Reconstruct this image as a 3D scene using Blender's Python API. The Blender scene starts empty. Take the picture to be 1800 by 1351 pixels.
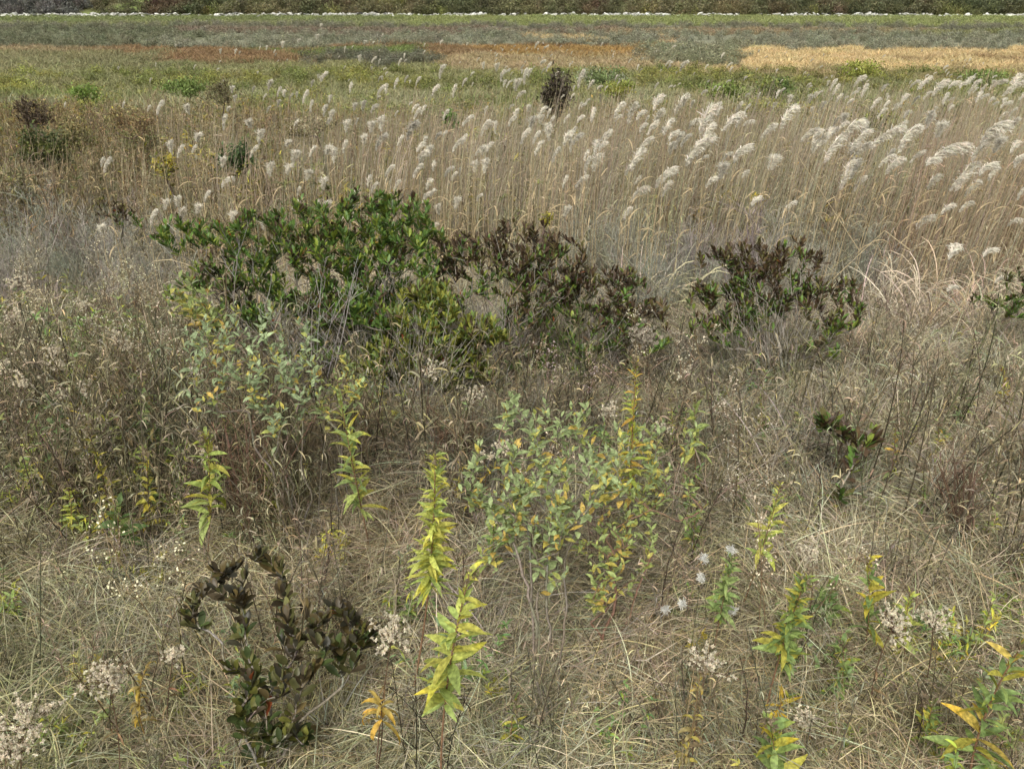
import bpy, math, numpy as np
from mathutils import Vector
R = math.radians
sc = bpy.context.scene

# ------------------------------------------------------------------ camera
F = 1400.0                      # focal length in pixels of the 1800 px wide photograph
CX, CY = 900.0, 675.5
PITCH = R(27.2)
CAMH = 2.6
cam = bpy.data.cameras.new('camera'); cam.sensor_width = 36; cam.lens = 28.0
cam.clip_start = 0.05; cam.clip_end = 3000
co = bpy.data.objects.new('camera', cam); sc.collection.objects.link(co)
co.location = (0, 0, CAMH); co.rotation_euler = (R(90) - PITCH, 0, 0)
sc.camera = co
# ------------------------------------------------------------------ overcast sky and soft sun
SUN_EL, SUN_AZ = R(52), R(200)
w = bpy.data.worlds.new('World'); sc.world = w; w.use_nodes = True
nt = w.node_tree; nt.nodes.clear()
sky = nt.nodes.new('ShaderNodeTexSky'); sky.sky_type = 'NISHITA'; sky.sun_disc = False
sky.sun_elevation = SUN_EL; sky.sun_rotation = SUN_AZ
sky.air_density = 1.0; sky.dust_density = 4.0
hs = nt.nodes.new('ShaderNodeHueSaturation'); hs.inputs['Saturation'].default_value = 0.12
bg = nt.nodes.new('ShaderNodeBackground'); bg.inputs[1].default_value = 0.15
wo = nt.nodes.new('ShaderNodeOutputWorld')
nt.links.new(sky.outputs[0], hs.inputs['Color']); wt = nt.nodes.new('ShaderNodeMix'); wt.data_type = 'RGBA'; wt.blend_type = 'MULTIPLY'; wt.inputs['Factor'].default_value = 1; wt.inputs['B'].default_value = (1.0, .975, .86, 1)
nt.links.new(hs.outputs[0], wt.inputs['A']); nt.links.new(wt.outputs['Result'], bg.inputs[0]); nt.links.new(bg.outputs[0], wo.inputs[0])
sl = bpy.data.lights.new('sun', 'SUN'); sl.energy = 1.3; sl.angle = R(14); sl.color = (1.0, 0.965, 0.91)
so = bpy.data.objects.new('sun', sl); sc.collection.objects.link(so)
so.rotation_euler = (R(90) - SUN_EL, 0, R(180) - SUN_AZ + R(0)); so.location = (0, 0, 30)
sc.view_settings.view_transform = 'Standard'; sc.view_settings.look = 'None'; sc.view_settings.gamma = 1.0
sc.view_settings.exposure = 0.42
sc.cycles.max_bounces = 5; sc.cycles.diffuse_bounces = 3; sc.cycles.transmission_bounces = 3
sc.cycles.use_denoising = True; sc.cycles.denoiser = 'OPENIMAGEDENOISE'; sc.cycles.denoising_input_passes = 'RGB_ALBEDO_NORMAL'; sc.cycles.denoising_prefilter = 'ACCURATE'

# ------------------------------------------------------------------ geometry of the place
rng = np.random.default_rng(11)
U = lambda a, b, n=None: rng.uniform(a, b, n)
GY = np.array([-20, 4, 6, 8, 10, 15, 20, 30, 45, 60, 400.])
GZ = np.array([0, 0, -.25, -.7, -1.0, -1.45, -1.8, -2.5, -3.3, -3.5, -3.5])
def gz(x, y):
    x = np.asarray(x, float); y = np.asarray(y, float)
    z = np.interp(y, GY, GZ)
    m = np.clip(1.2 - y / 60, 0.1, 1)
    return z + m * (.035 * np.sin(1.7 * x + .6 * y) + .03 * np.sin(2.9 * y - 1.1 * x + 1) + .015 * np.sin(5.3 * x + 4.1 * y))
cp, sp = math.cos(PITCH), math.sin(PITCH)
def proj(x, y, z):
    """where a point falls in the photograph; returns px, py, depth"""
    zz = z - CAMH
    d = y * cp - zz * sp
    u = y * sp + zz * cp
    return CX + F * x / d, CY - F * u / d, d
def on_plane(px, py, Y):
    """point at the distance Y seen at a pixel"""
    a = (px - CX) / F; b = (CY - py) / F
    dy = cp + b * sp; dz = b * cp - sp
    s = Y / dy
    return np.array([a * s, Y, CAMH + dz * s])
def on_ground(px, py):
    Y = 0.6
    prev = Y
    while Y < 300:
        p = on_plane(px, py, Y)
        if p[2] <= gz(p[0], Y):
            lo, hi = prev, Y
            for _ in range(20):
                m = (lo + hi) / 2; q = on_plane(px, py, m)
                if q[2] <= gz(q[0], m): hi = m
                else: lo = m
            q = on_plane(px, py, hi); q[2] = gz(q[0], hi); return q
        prev = Y; Y *= 1.03
    return on_plane(px, py, 300)
def vnoise(x, y, s, seed=0):
    """smooth value noise 0..1"""
    x = np.asarray(x, float) / s + 1000.3 + seed * 17.7; y = np.asarray(y, float) / s + 1000.7 + seed * 9.1
    xi = np.floor(x).astype(np.int64); yi = np.floor(y).astype(np.int64); fx = x - xi; fy = y - yi
    fx = fx * fx * (3 - 2 * fx); fy = fy * fy * (3 - 2 * fy)
    def h(a, b):
        n = (a * 374761393 + b * 668265263 + seed * 974634777) & 0x7fffffff
        n = (n ^ (n >> 13)) * 1274126177 & 0x7fffffff
        return ((n ^ (n >> 16)) & 0xffff) / 65535.0
    return (h(xi, yi) * (1 - fx) + h(xi + 1, yi) * fx) * (1 - fy) + (h(xi, yi + 1) * (1 - fx) + h(xi + 1, yi + 1) * fx) * fy

# ------------------------------------------------------------------ mesh tools
def unit(v): return v / np.maximum(np.linalg.norm(v, axis=-1, keepdims=True), 1e-9)
def arr(v, n): return np.broadcast_to(np.asarray(v, float), (n,)).copy()
def curves(base, az, el, L, K, bend=0., p=1.2, drift=0., floor=None):
    """N curved polylines of K points: (N,K,3)"""
    base = np.atleast_2d(np.asarray(base, float)); n = max(len(base), np.size(az), np.size(el), np.size(L))
    base = np.broadcast_to(base, (n, 3)); az, el, L, bend, drift = [arr(q, n) for q in (az, el, L, bend, drift)]
    t = np.linspace(0, 1, K - 1)[None]
    E = el[:, None] - bend[:, None] * t ** p; A = az[:, None] + drift[:, None] * t
    d = np.stack([np.cos(E) * np.cos(A), np.cos(E) * np.sin(A), np.sin(E)], -1) * (L / (K - 1))[:, None, None]
    P = np.concatenate([base[:, None], base[:, None] + np.cumsum(d, 1)], 1)
    if floor is not None: P[..., 2] = np.maximum(P[..., 2], floor)
    return P
def sides(P, roll=0.):
    d = unit(P[:, -1] - P[:, 0]); up = np.array([0, 0, 1.0])
    s = np.cross(d, up); bad = np.linalg.norm(s, axis=1) < 1e-3; s[bad] = (1, 0, 0); s = unit(s)
    n = np.cross(d, s); r = arr(roll, len(P))[:, None]
    return s * np.cos(r) + n * np.sin(r)
class MB:
    def __init__(s): s.v = []; s.f = []; s.c = []; s.n = 0
    def _add(s, V, Q, C):
        s.v.append(V.reshape(-1, 3)); s.f.append(Q.reshape(-1, 4) + s.n); s.c.append(C.reshape(-1, 3)); s.n += V.size // 3
    def strip(s, P, W, C, roll=0., S=None, fold=None):
        N, K, _ = P.shape
        if S is None: S = sides(P, roll)
        S = S[:, None] if S.ndim == 2 else S
        W = np.broadcast_to(np.asarray(W, float), (N, K))[..., None]
        C = np.asarray(C, float)
        if C.ndim == 1: C = C[None]
        if C.ndim == 2: C = C[:, None]
        C = np.broadcast_to(C, (N, K, 3))
        if fold is None:
            V = np.stack([P - S * W, P + S * W], 2); m = 2
        else:
            T = unit(np.gradient(P, axis=1)); Nn = np.cross(S, T); Nn = Nn * np.sign(Nn[..., 2:3] + 1e-6)
            V = np.stack([P - S * W + Nn * W * fold, P, P + S * W + Nn * W * fold], 2); m = 3
        CC = np.repeat(C[:, :, None], m, 2)
        i = np.arange(N)[:, None, None] * K * m + np.arange(K - 1)[None, :, None] * m + np.arange(m - 1)[None, None]
        s._add(V, np.stack([i, i + 1, i + m + 1, i + m], -1), CC)
    def tube(s, P, Rr, C, m=4):
        N, K, _ = P.shape
        T = unit(np.gradient(P, axis=1)); ref = np.array([0.31, 0.87, 0.21])
        A = unit(np.cross(T, ref)); B = np.cross(T, A)
        Rr = np.broadcast_to(np.asarray(Rr, float), (N, K))[..., None, None]
        th = np.arange(m) * 2 * math.pi / m
        V = P[:, :, None] + Rr * (A[:, :, None] * np.cos(th)[:, None] + B[:, :, None] * np.sin(th)[:, None])
        C = np.asarray(C, float)
        if C.ndim == 1: C = C[None]
        if C.ndim == 2: C = C[:, None]
        CC = np.broadcast_to(C[:, :, None], (N, K, m, 3)) if C.ndim == 3 else C
        i0 = np.arange(N)[:, None, None] * K * m + np.arange(K - 1)[None, :, None] * m
        j = np.arange(m)[None, None]; j2 = (j + 1) % m
        s._add(V, np.stack([i0 + j, i0 + j2, i0 + m + j2, i0 + m + j], -1), np.array(CC))
    def mesh(s, name, mat, smooth=False):
        V = np.concatenate(s.v).astype(np.float32); Q = np.concatenate(s.f).astype(np.int32); C = np.concatenate(s.c)
        me = bpy.data.meshes.new(name)
        me.vertices.add(len(V)); me.vertices.foreach_set('co', V.ravel())
        me.loops.add(Q.size); me.loops.foreach_set('vertex_index', Q.ravel())
        me.polygons.add(len(Q)); me.polygons.foreach_set('loop_start', np.arange(len(Q), dtype=np.int32) * 4)
        if smooth: me.polygons.foreach_set('use_smooth', np.ones(len(Q), dtype=bool))
        a = me.attributes.new('col', 'FLOAT_COLOR', 'POINT')
        a.data.foreach_set('color', np.concatenate([C, np.ones((len(C), 1))], 1).astype(np.float32).ravel())
        me.materials.append(mat); me.update(calc_edges=True)
        return me
    def build(s, name, mat, parent=None, smooth=False):
        if not s.v: return None
        o = bpy.data.objects.new(name, s.mesh(name, mat, smooth)); sc.collection.objects.link(o)
        if parent is not None: o.parent = parent
        return o
def thing(name, label, cat, loc, group=None):
    o = bpy.data.objects.new(name, None); sc.collection.objects.link(o)
    o.location = tuple(float(q) for q in loc); o.empty_display_size = .1
    o['label'] = label; o['category'] = cat
    if group: o['group'] = group
    return o
def tag(o, label=None, cat=None, group=None, kind=None):
    for k, q in (('label', label), ('category', cat), ('group', group), ('kind', kind)):
        if q: o[k] = q
    return o

# ------------------------------------------------------------------ materials
def veg(name, rough=.6, transl=.25, tint=False, spec=.3, nscale=40., namp=.25):
    m = bpy.data.materials.new(name); m.use_nodes = True; t = m.node_tree; t.nodes.clear(); N = t.nodes.new; L = t.links.new
    a = N('ShaderNodeAttribute'); a.attribute_name = 'col'
    col = a.outputs['Color']
    def mul(x, y):
        q = N('ShaderNodeMix'); q.data_type = 'RGBA'; q.blend_type = 'MULTIPLY'; q.inputs['Factor'].default_value = 1
        L(x, q.inputs['A']); L(y, q.inputs['B']); return q.outputs['Result']
    if tint:
        b = N('ShaderNodeAttribute'); b.attribute_type = 'INSTANCER'; b.attribute_name = 'tint'; col = mul(col, b.outputs['Color'])
    g = N('ShaderNodeNewGeometry'); n = N('ShaderNodeTexNoise'); n.inputs['Scale'].default_value = nscale; n.inputs['Detail'].default_value = 2
    L(g.outputs['Position'], n.inputs['Vector'])
    r = N('ShaderNodeMapRange'); r.inputs['From Min'].default_value = .3; r.inputs['From Max'].default_value = .7
    r.inputs['To Min'].default_value = 1 - namp; r.inputs['To Max'].default_value = 1 + namp; L(n.outputs['Fac'], r.inputs['Value'])
    col = mul(col, r.outputs['Result'])
    p = N('ShaderNodeBsdfPrincipled'); p.inputs['Roughness'].default_value = rough; p.inputs['Specular IOR Level'].default_value = spec
    L(col, p.inputs['Base Color']); out = N('ShaderNodeOutputMaterial')
    if transl > 0:
        tr = N('ShaderNodeBsdfTranslucent'); L(col, tr.inputs['Color'])
        mx = N('ShaderNodeMixShader'); mx.inputs[0].default_value = transl
        L(p.outputs[0], mx.inputs[1]); L(tr.outputs[0], mx.inputs[2]); L(mx.outputs[0], out.inputs[0])
    else: L(p.outputs[0], out.inputs[0])
    return m
M_grass = veg('dry_grass', .7, .12, True, .2)
M_leafI = veg('meadow_leaf', .5, .3, True, .35)
M_stemI = veg('dead_stem', .8, 0, True, .15)
M_leaf = veg('soft_leaf', .55, .35, False, .3, 75, .42)
M_wax = veg('waxy_leaf', .42, .2, False, .35, 30, .3)
M_bark = veg('bark', .85, 0, False, .15, 90, .35)
M_fluff = veg('seed_fluff', .9, .5, False, .1)
M_straw = veg('reed_straw', .55, .1, False, .3)
M_ground = veg('litter_soil', .95, 0, False, .1, 22, .5)

# ------------------------------------------------------------------ colours of the zones, in the photograph's pixels of the ground point
def lerp(a, b, t): return a + (b - a) * t[..., None]
c_ = lambda *v: np.array(v, float)
STRAW, GREYS, BROWN = c_(.45, .39, .27), c_(.37, .34, .265), c_(.215, .175, .11)
OLIVE, GREEN, LIME = c_(.17, .18, .075), c_(.105, .155, .045), c_(.27, .30, .07)
GREYBLUE, RUST, TAN = c_(.265, .268, .195), c_(.25, .17, .095), c_(.58, .46, .26)
def far_colour(px, py, x, y):
    """zone colour for the marsh beyond about 40 m; also a kind: 0 grass, 1 grey shrubs, 2 leafy"""
    j = (vnoise(px, py * 6, 60, 1) - .5) + .6 * (vnoise(px, py * 6, 17, 7) - .5); py = py + j * np.clip(py / 7, 2, 16) + rng.normal(0, 1, px.shape) * np.clip(py / 70, .3, 1.6)
    px = px + 150 * (vnoise(px, py * 8, 90, 8) - .5) + 50 * (vnoise(px, py * 8, 22, 9) - .5) + rng.normal(0, 14, px.shape)
    C = np.empty(px.shape + (3,)); Kd = np.zeros(px.shape, int)
    C[:] = lerp(c_(.20, .21, .10), c_(.28, .27, .14), vnoise(px, py * 4, 50, 2))
    def put(mask, col, kd=0): C[mask] = col; Kd[mask] = kd
    put(py < 48, c_(.235, .25, .125)); put((py < 36), c_(.21, .24, .105)); put((py < 41) & (px > 700), c_(.26, .29, .12))
    put((py > 41) & (py < 52), c_(.23, .225, .165), 1)
    put((py > 48) & (py < 60) & (px > 240) & (px < 1100), c_(.215, .175, .13))
    put((py > 50) & (py < 68) & (px > 1080) & (px < 1560), c_(.30, .24, .15))
    put((py > 56) & (py < 84), GREYBLUE, 1)
    put((py > 46) & (py < 80) & (px < 330), c_(.185, .195, .125), 1)
    put((py > 62) & (py < 69) & (px > 980) & (px < 1110), TAN * .9)
    put((py > 66) & (py < 86) & (px > 1090), GREYBLUE, 1)
    put((py > 80) & (py < 112) & (px > 140) & (px < 1110), RUST)
    put((py > 84) & (py < 96) & (px > 500) & (px < 760), c_(.17, .215, .075), 2)
    put((py > 94) & (py < 112) & (px > 560) & (px < 780), c_(.17, .17, .12), 1)
    put((py > 82) & (py < 98) & (px > 900) & (px < 1120), c_(.33, .22, .09))
    put((py > 98) & (py < 126) & (px > 780) & (px < 1320), c_(.37, .30, .18))
    put((py > 80) & (py < 112) & (px > 1110) & (px < 1300), GREYBLUE * c_(1, 1, .9), 1)
    put((py > 84) & (py < 132) & (px > 1300 - (py - 86) * 1.0), TAN)
    put((py > 96) & (py < 106) & (px > 1560), c_(.36, .27, .15))
    put((py > 120) & (py < 138) & (px > 1340), c_(.32, .26, .14))
    put((py > 80) & (py < 90) & (px < 180), c_(.31, .25, .15))
    put((py > 90) & (py < 128) & (px < 300), lerp(c_(.20, .21, .11), c_(.27, .25, .14), vnoise(px, py, 30, 3))[(py > 90) & (py < 128) & (px < 300)], 2)
    return C, Kd
def blob(px, py, cx, cy, rx, ry): return np.clip(1 - np.hypot((px - cx) / rx, (py - cy) / ry), 0, 1)
def near_colour(x, y, px, py):
    n1, n2, n3 = vnoise(x, y, .8, 4), vnoise(x, y, .35, 5), vnoise(x, y, 2.2, 6)
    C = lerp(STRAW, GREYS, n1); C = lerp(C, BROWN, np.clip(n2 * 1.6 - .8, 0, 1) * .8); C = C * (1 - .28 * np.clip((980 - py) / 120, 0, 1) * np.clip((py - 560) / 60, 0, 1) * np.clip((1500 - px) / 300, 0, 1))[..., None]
    g = np.clip((n3 - .65) * 4, 0, 1) * .45
    g = np.maximum(g, np.clip(1 - np.hypot((px - 60) / 300, (py - 1290) / 170), 0, 1) * .8)
    g = np.maximum(g, np.clip(1 - np.hypot((px - 120) / 240, (py - 820) / 150), 0, 1) * .7)
    g = np.maximum(g, np.clip(1 - np.hypot((px - 1560) / 260, (py - 1270) / 130), 0, 1) * .7)
    g = np.maximum(g, np.clip(1 - np.hypot((px - 1380) / 130, (py - 690) / 40), 0, 1) * .9)
    C = lerp(C, c_(.20, .215, .10), g)
    d = np.clip(1 - np.hypot((px - 470) / 230, (py - 850) / 150), 0, 1)
    C = lerp(C, c_(.22, .175, .115), d); C = lerp(C, c_(.52, .47, .34), .55 * np.clip(1.5 * blob(px, py, 1050, 1230, 420, 170), 0, 1))
    return C

# ------------------------------------------------------------------ ground sheet, reaching past the horizon line
def make_ground():
    ys = np.concatenate([np.arange(-3, 12, .12), np.geomspace(12, 1200, 240)])
    us = np.linspace(-1, 1, 220)
    Yg, Ug = np.meshgrid(ys, us, indexing='ij'); Xg = Ug * (np.maximum(Yg, 0) * 1.15 + 6)
    Z = gz(Xg, Yg)
    Z = Z + np.where(Yg > 156, 0, 0)
    px, py, d = proj(Xg, np.maximum(Yg, 1), Z)
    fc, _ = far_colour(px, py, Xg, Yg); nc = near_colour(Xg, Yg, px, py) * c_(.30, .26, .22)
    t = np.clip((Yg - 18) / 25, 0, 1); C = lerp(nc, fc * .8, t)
    n, m = Xg.shape; i = (np.arange(n - 1)[:, None] * m + np.arange(m - 1)[None])
    b = MB(); b._add(np.stack([Xg, Yg, Z], -1), np.stack([i, i + 1, i + m + 1, i + m], -1), C)
    tag(b.build('ground', M_ground, smooth=True), kind='structure')
make_ground()
def make_hill():
    xs = np.linspace(-330, 330, 260); ts = np.linspace(0, 1, 40)
    X, T = np.meshgrid(xs, ts); Y = 158 + T * 150 - np.interp(X, [-330, -100, -60, 0, 330], [-30, -10, 4, 0, 6])
    Y = 147 + T * 150
    n = vnoise(X, Y, 28, 31) * 3 + vnoise(X, Y, 9, 32) * 1.0
    Z = -3.6 + 13 * np.clip(T * 2.2, 0, 1) ** .8 * (0.55 + .45 * vnoise(X, Y * 0, 60, 33)) + n * np.clip(T * 8, 0, 1) * .5
    C = lerp(c_(.10, .11, .055), c_(.16, .14, .08), vnoise(X, Y, 7, 34))
    px, py, _ = proj(X, Y, Z)
    g = ((px > 150 + (25 - py) * 3) & (px < 205 + (25 - py) * 5)); C[g] = c_(.20, .26, .085)
    a, m = X.shape; i = (np.arange(a - 1)[:, None] * m + np.arange(m - 1)[None])
    b = MB(); b._add(np.stack([X, Y, Z], -1), np.stack([i, i + 1, i + m + 1, i + m], -1), C)
    tag(b.build('hills', M_ground, smooth=True), kind='structure')
    return X, Y, Z
HX, HY, HZ = make_hill()
def hill_z(x, y):
    j = np.clip(np.searchsorted(HX[0], x), 0, HX.shape[1] - 1); i = np.clip(np.round((y - 147) / 150 * 39).astype(int), 0, 39)
    return HZ[i, j]

# ------------------------------------------------------------------ templates for the scattered ground cover (multiplied by each copy's tint)
def colvar(n, sat=.12, val=.32):
    v = 1 + rng.normal(0, val, (n, 1)); c = 1 + rng.normal(0, sat, (n, 3)) * c_(.6, .3, 1); return np.clip(v * c, .25, 2.0)
def disc(n, r):
    a = U(0, 2 * math.pi, n); q = np.sqrt(U(0, 1, n)) * r; return np.stack([np.cos(a) * q, np.sin(a) * q, np.zeros(n)], 1)
TMPL = {}
def template(kind, fn, n, mat):
    c = bpy.data.collections.new(kind + '_source')
    for k in range(n):
        b = MB(); fn(b, k); o = bpy.data.objects.new('%s_source.%03d' % (kind, k), b.mesh(kind, mat)); c.objects.link(o)
    TMPL[kind] = (c, n)
def t_thatch(b, k):
    n = 230; main = 0.
    base = disc(n, .3); base[:, 2] = U(0, .05, n)
    az = main + rng.normal(0, .55, n) + math.pi * (U(0, 1, n) < .3); az[:45] = U(0, 6.28, 45); L = U(.12, .42, n)
    P = curves(base, az, U(.05, .7, n), L, 8, U(.2, 1.2, n), 1.0, rng.normal(0, .45, n)); P[..., 2] = np.maximum(P[..., 2], U(0, .05, n)[:, None])
    W = U(.0007, .0018, n)[:, None] * np.array([1, 1, 1, 1, .9, .75, .5, .2])
    b.strip(P, W, colvar(n), U(-1.4, 1.4, n))
    n = 40; P = curves(disc(n, .3), U(0, 6.28, n), U(.9, 1.5, n), U(.08, .26, n), 6, U(.2, 1.8, n), 1.2, rng.normal(0, .5, n), 0)
    b.strip(P, .0016 * np.array([1, 1, 1, .8, .6, .2]), colvar(n) * .95, U(-1, 1, n))
def t_tuft(b, k):
    n = 85; P = curves(disc(n, .05 + .02 * k), U(0, 6.28, n), U(.9, 1.5, n), U(.18, .5, n), 8, U(.6, 2.4, n), 1.3, rng.normal(0, .5, n), 0)
    b.strip(P, U(.0012, .0028, n)[:, None] * np.array([1, 1, 1, 1, .9, .7, .5, .2]), colvar(n), U(-1, 1, n))
def t_curl(b, k):
    n = 16; w0 = U(-.5, .9); P = curves(disc(n, .1), w0 + rng.normal(0, .7, n), U(1.15, 1.5, n), U(.3, .62, n), 11, U(1.6, 3.4, n), 3.0, rng.normal(0, .5, n), 0)
    W = U(.0022, .0042, n)[:, None] * np.array([.4, .4, .4, .45, .6, .8, 1, 1, .9, .6, .15])
    C = colvar(n, .05, .12)[:, None] * np.linspace(.75, 1.5, 11)[None, :, None]
    b.strip(P, W * .6, C, U(-.9, .9, n))
    t_tuft(b, 2)
def t_twig(b, k):
    for _ in range(4):
        P = curves(disc(1, .13), U(0, 6.28), U(1.25, 1.56), U(.35, .8), 9, U(-.2, .4), 1.5, U(-.4, .4)); b.tube(P, np.linspace(.0034, .0015, 9)[None], colvar(1) * .45, 4)
        m = 11; i = rng.integers(3, 9, m); Q = curves(P[0, i], U(0, 6.28, m), U(.6, 1.3, m), U(.05, .16, m), 5, U(-.4, .5, m)); b.tube(Q, np.linspace(.0015, .0009, 5)[None], colvar(m) * .85, 3)
        m3 = 24; P3 = curves(P[0, rng.integers(1, 9, m3)], U(0, 6.28, m3), U(-.4, .8, m3), U(.03, .07, m3), 6, U(.6, 2.8, m3)); b.strip(P3, U(.0014, .0032, m3)[:, None] * np.array([.4, 1, 1, .9, .6, .2]), colvar(m3) * 1.1, U(-1, 1, m3))
def t_seed(b, k):
    for _ in range(3):
        P = curves(disc(1, .08), U(0, 6.28), U(1.25, 1.5), U(.4, .65), 8, U(-.1, .5)); b.tube(P, np.linspace(.0022, .0012, 8)[None], c_(.55, .42, .33), 3)
        m = 14; Q = curves(P[0, rng.integers(5, 8, m)], U(0, 6.28, m), U(.5, 1.3, m), U(.05, .12, m), 5, U(-.3, .4, m)); b.tube(Q, .0008, c_(.7, .58, .46), 3)
        m = 70; B = Q[rng.integers(0, 14, m), rng.integers(2, 5, m)] + rng.normal(0, .008, (m, 3)); X = curves(B, U(0, 6.28, m), U(-1, 1.5, m), U(.004, .009, m), 3); b.strip(X, .0026, colvar(m, .04, .15) * c_(1.5, 1.5, 1.5), U(-3, 3, m))
def t_leafy(b, k):
    for _ in range(4 + k % 3):
        h = U(.18, .5); P = curves(disc(1, .14), U(0, 6.28), U(1.1, 1.5), h, 9, U(-.2, .4)); b.tube(P, np.linspace(.0024, .0012, 9)[None], c_(.8, .55, .5), 3)
        m = 26; i = rng.integers(2, 9, m); B = P[0, i]; Q = curves(B, np.arange(m) * 2.4 + U(-.3, .3, m), U(.2, 1.0, m), U(.03, .075, m), 5, U(.3, 1.4, m))
        C = colvar(m, .1, .2); y = U(0, 1, m) < .18; C[y] *= c_(1.7, 1.35, .6)
        b.strip(Q, U(.004, .008, m)[:, None] * np.array([.3, .9, 1, .7, .1]), C, U(-.5, .5, m), fold=.3)
def t_reed(b, k):
    n = 15; P = curves(disc(n, .34), U(-.6, .8, n), U(1.42, 1.56, n), U(1.25, 2.05, n), 8, U(0, .28, n), 2.0); b.tube(P, np.linspace(.0042, .0022, 8)[None], colvar(n, .06, .18), 3)
    m = 44; B = P[rng.integers(0, n, m), rng.integers(1, 7, m)]; Q = curves(B, U(-1.2, 1.4, m), U(.2, 1.3, m), U(.07, .22, m), 7, U(.8, 2.8, m), 1.3, rng.normal(0, .5, m), 0)
    b.strip(Q, U(.003, .007, m)[:, None] * np.array([.6, 1, 1, .9, .7, .5, .1]), colvar(m, .08, .25) * c_(1.0, .93, .85), U(-1.3, 1.3, m))
    n = 26; Pg = curves(disc(n, .4), U(0, 6.28, n), U(1.0, 1.5, n), U(.4, 1.1, n), 7, U(.2, 1.5, n), 1.5); b.strip(Pg, .0022, colvar(n, .1, .25) * c_(.95, .85, .78), U(-1, 1, n))
def t_bare(b, k):
    n = 18; P = curves(disc(n, .14), U(0, 6.28, n), U(.95, 1.5, n), U(.45, .85, n), 7, U(-.5, .3, n)); b.tube(P, np.linspace(.005, .0016, 7)[None], colvar(n, .05, .2), 3)
    m = 130; Q = curves(P[rng.integers(0, n, m), rng.integers(2, 7, m)], U(0, 6.28, m), U(.4, 1.4, m), U(.08, .25, m), 5, U(-.5, .3, m)); b.tube(Q, .0014, colvar(m, .05, .2), 3)
    m2 = 330; X = curves(Q[rng.integers(0, m, m2), rng.integers(1, 5, m2)], U(0, 6.28, m2), U(.2, 1.4, m2), U(.03, .10, m2), 4, U(-.5, .5, m2)); b.strip(X, .0011, colvar(m2, .05, .2) * 1.15, U(-1, 1, m2))
def t_marsh(b, k):
    n = 150; P = curves(disc(n, .6), U(0, 6.28, n), U(.8, 1.5, n), U(.2, .55, n), 5, U(.2, 1.4, n)); b.strip(P, U(.006, .014, n)[:, None] * np.array([1, 1, .8, .5, .1]), colvar(n, .06, .2), U(-1, 1, n))
def t_scrub(b, k):
    n = 10; P = curves(disc(n, .3), U(0, 6.28, n), U(.9, 1.5, n), U(.5, 1.0, n), 5, U(-.3, .3, n)); b.tube(P, .008, colvar(n) * .7, 3)
    m = 260; B = P[rng.integers(0, n, m), rng.integers(1, 5, m)] + rng.normal(0, .13, (m, 3)); B[:, 2] = np.abs(B[:, 2]); Q = curves(B, U(0, 6.28, m), U(-.3, 1.4, m), U(.08, .22, m), 4, U(0, .8, m)); b.strip(Q, U(.012, .03, m)[:, None] * np.array([.4, 1, .8, .1]), colvar(m, .06, .25), U(-1, 1, m))
def t_litter(b, k):
    n = 60; base = disc(n, .3); base[:, 2] = U(.01, .06, n); P = curves(base, U(0, 6.28, n), U(-.3, .5, n), U(.012, .035, n), 4, U(-1.5, 1.5, n)); b.strip(P, U(.002, .006, n)[:, None] * np.array([.4, 1, .8, .2]), colvar(n, .1, .3), U(-1, 1, n))
def t_stone(b, k):
    n, m = 7, 9; th = np.linspace(0, math.pi, n)[:, None]; ph = (np.arange(m) * 2 * math.pi / m)[None]
    r = .5 * (1 + .28 * rng.normal(0, 1, (n, m)).clip(-1, 1)); V = np.stack([r * np.sin(th) * np.cos(ph) * 1.3, r * np.sin(th) * np.sin(ph), r * np.cos(th) * np.ones_like(ph) * .7], -1)
    i = np.arange(n - 1)[:, None] * m; j = np.arange(m)[None]; j2 = (j + 1) % m
    b._add(V, np.stack([i + j, i + j2, i + m + j2, i + m + j], -1), np.ones((n * m, 3)))
for kd, fn, n, mt in (('thatch', t_thatch, 10, M_grass), ('grass_tuft', t_tuft, 7, M_grass), ('curled_grass', t_curl, 6, M_grass), ('dead_forb', t_twig, 7, M_stemI),
                      ('seeding_forb', t_seed, 6, M_stemI), ('leafy_forb', t_leafy, 8, M_leafI), ('reed_mass', t_reed, 8, M_grass), ('bare_shrub', t_bare, 6, M_stemI),
                      ('marsh_grass', t_marsh, 6, M_grass), ('far_scrub', t_scrub, 6, M_leafI), ('leaf_litter', t_litter, 5, M_grass), ('stone', t_stone, 6, M_stemI)):
    template(kd, fn, n, mt)
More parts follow.
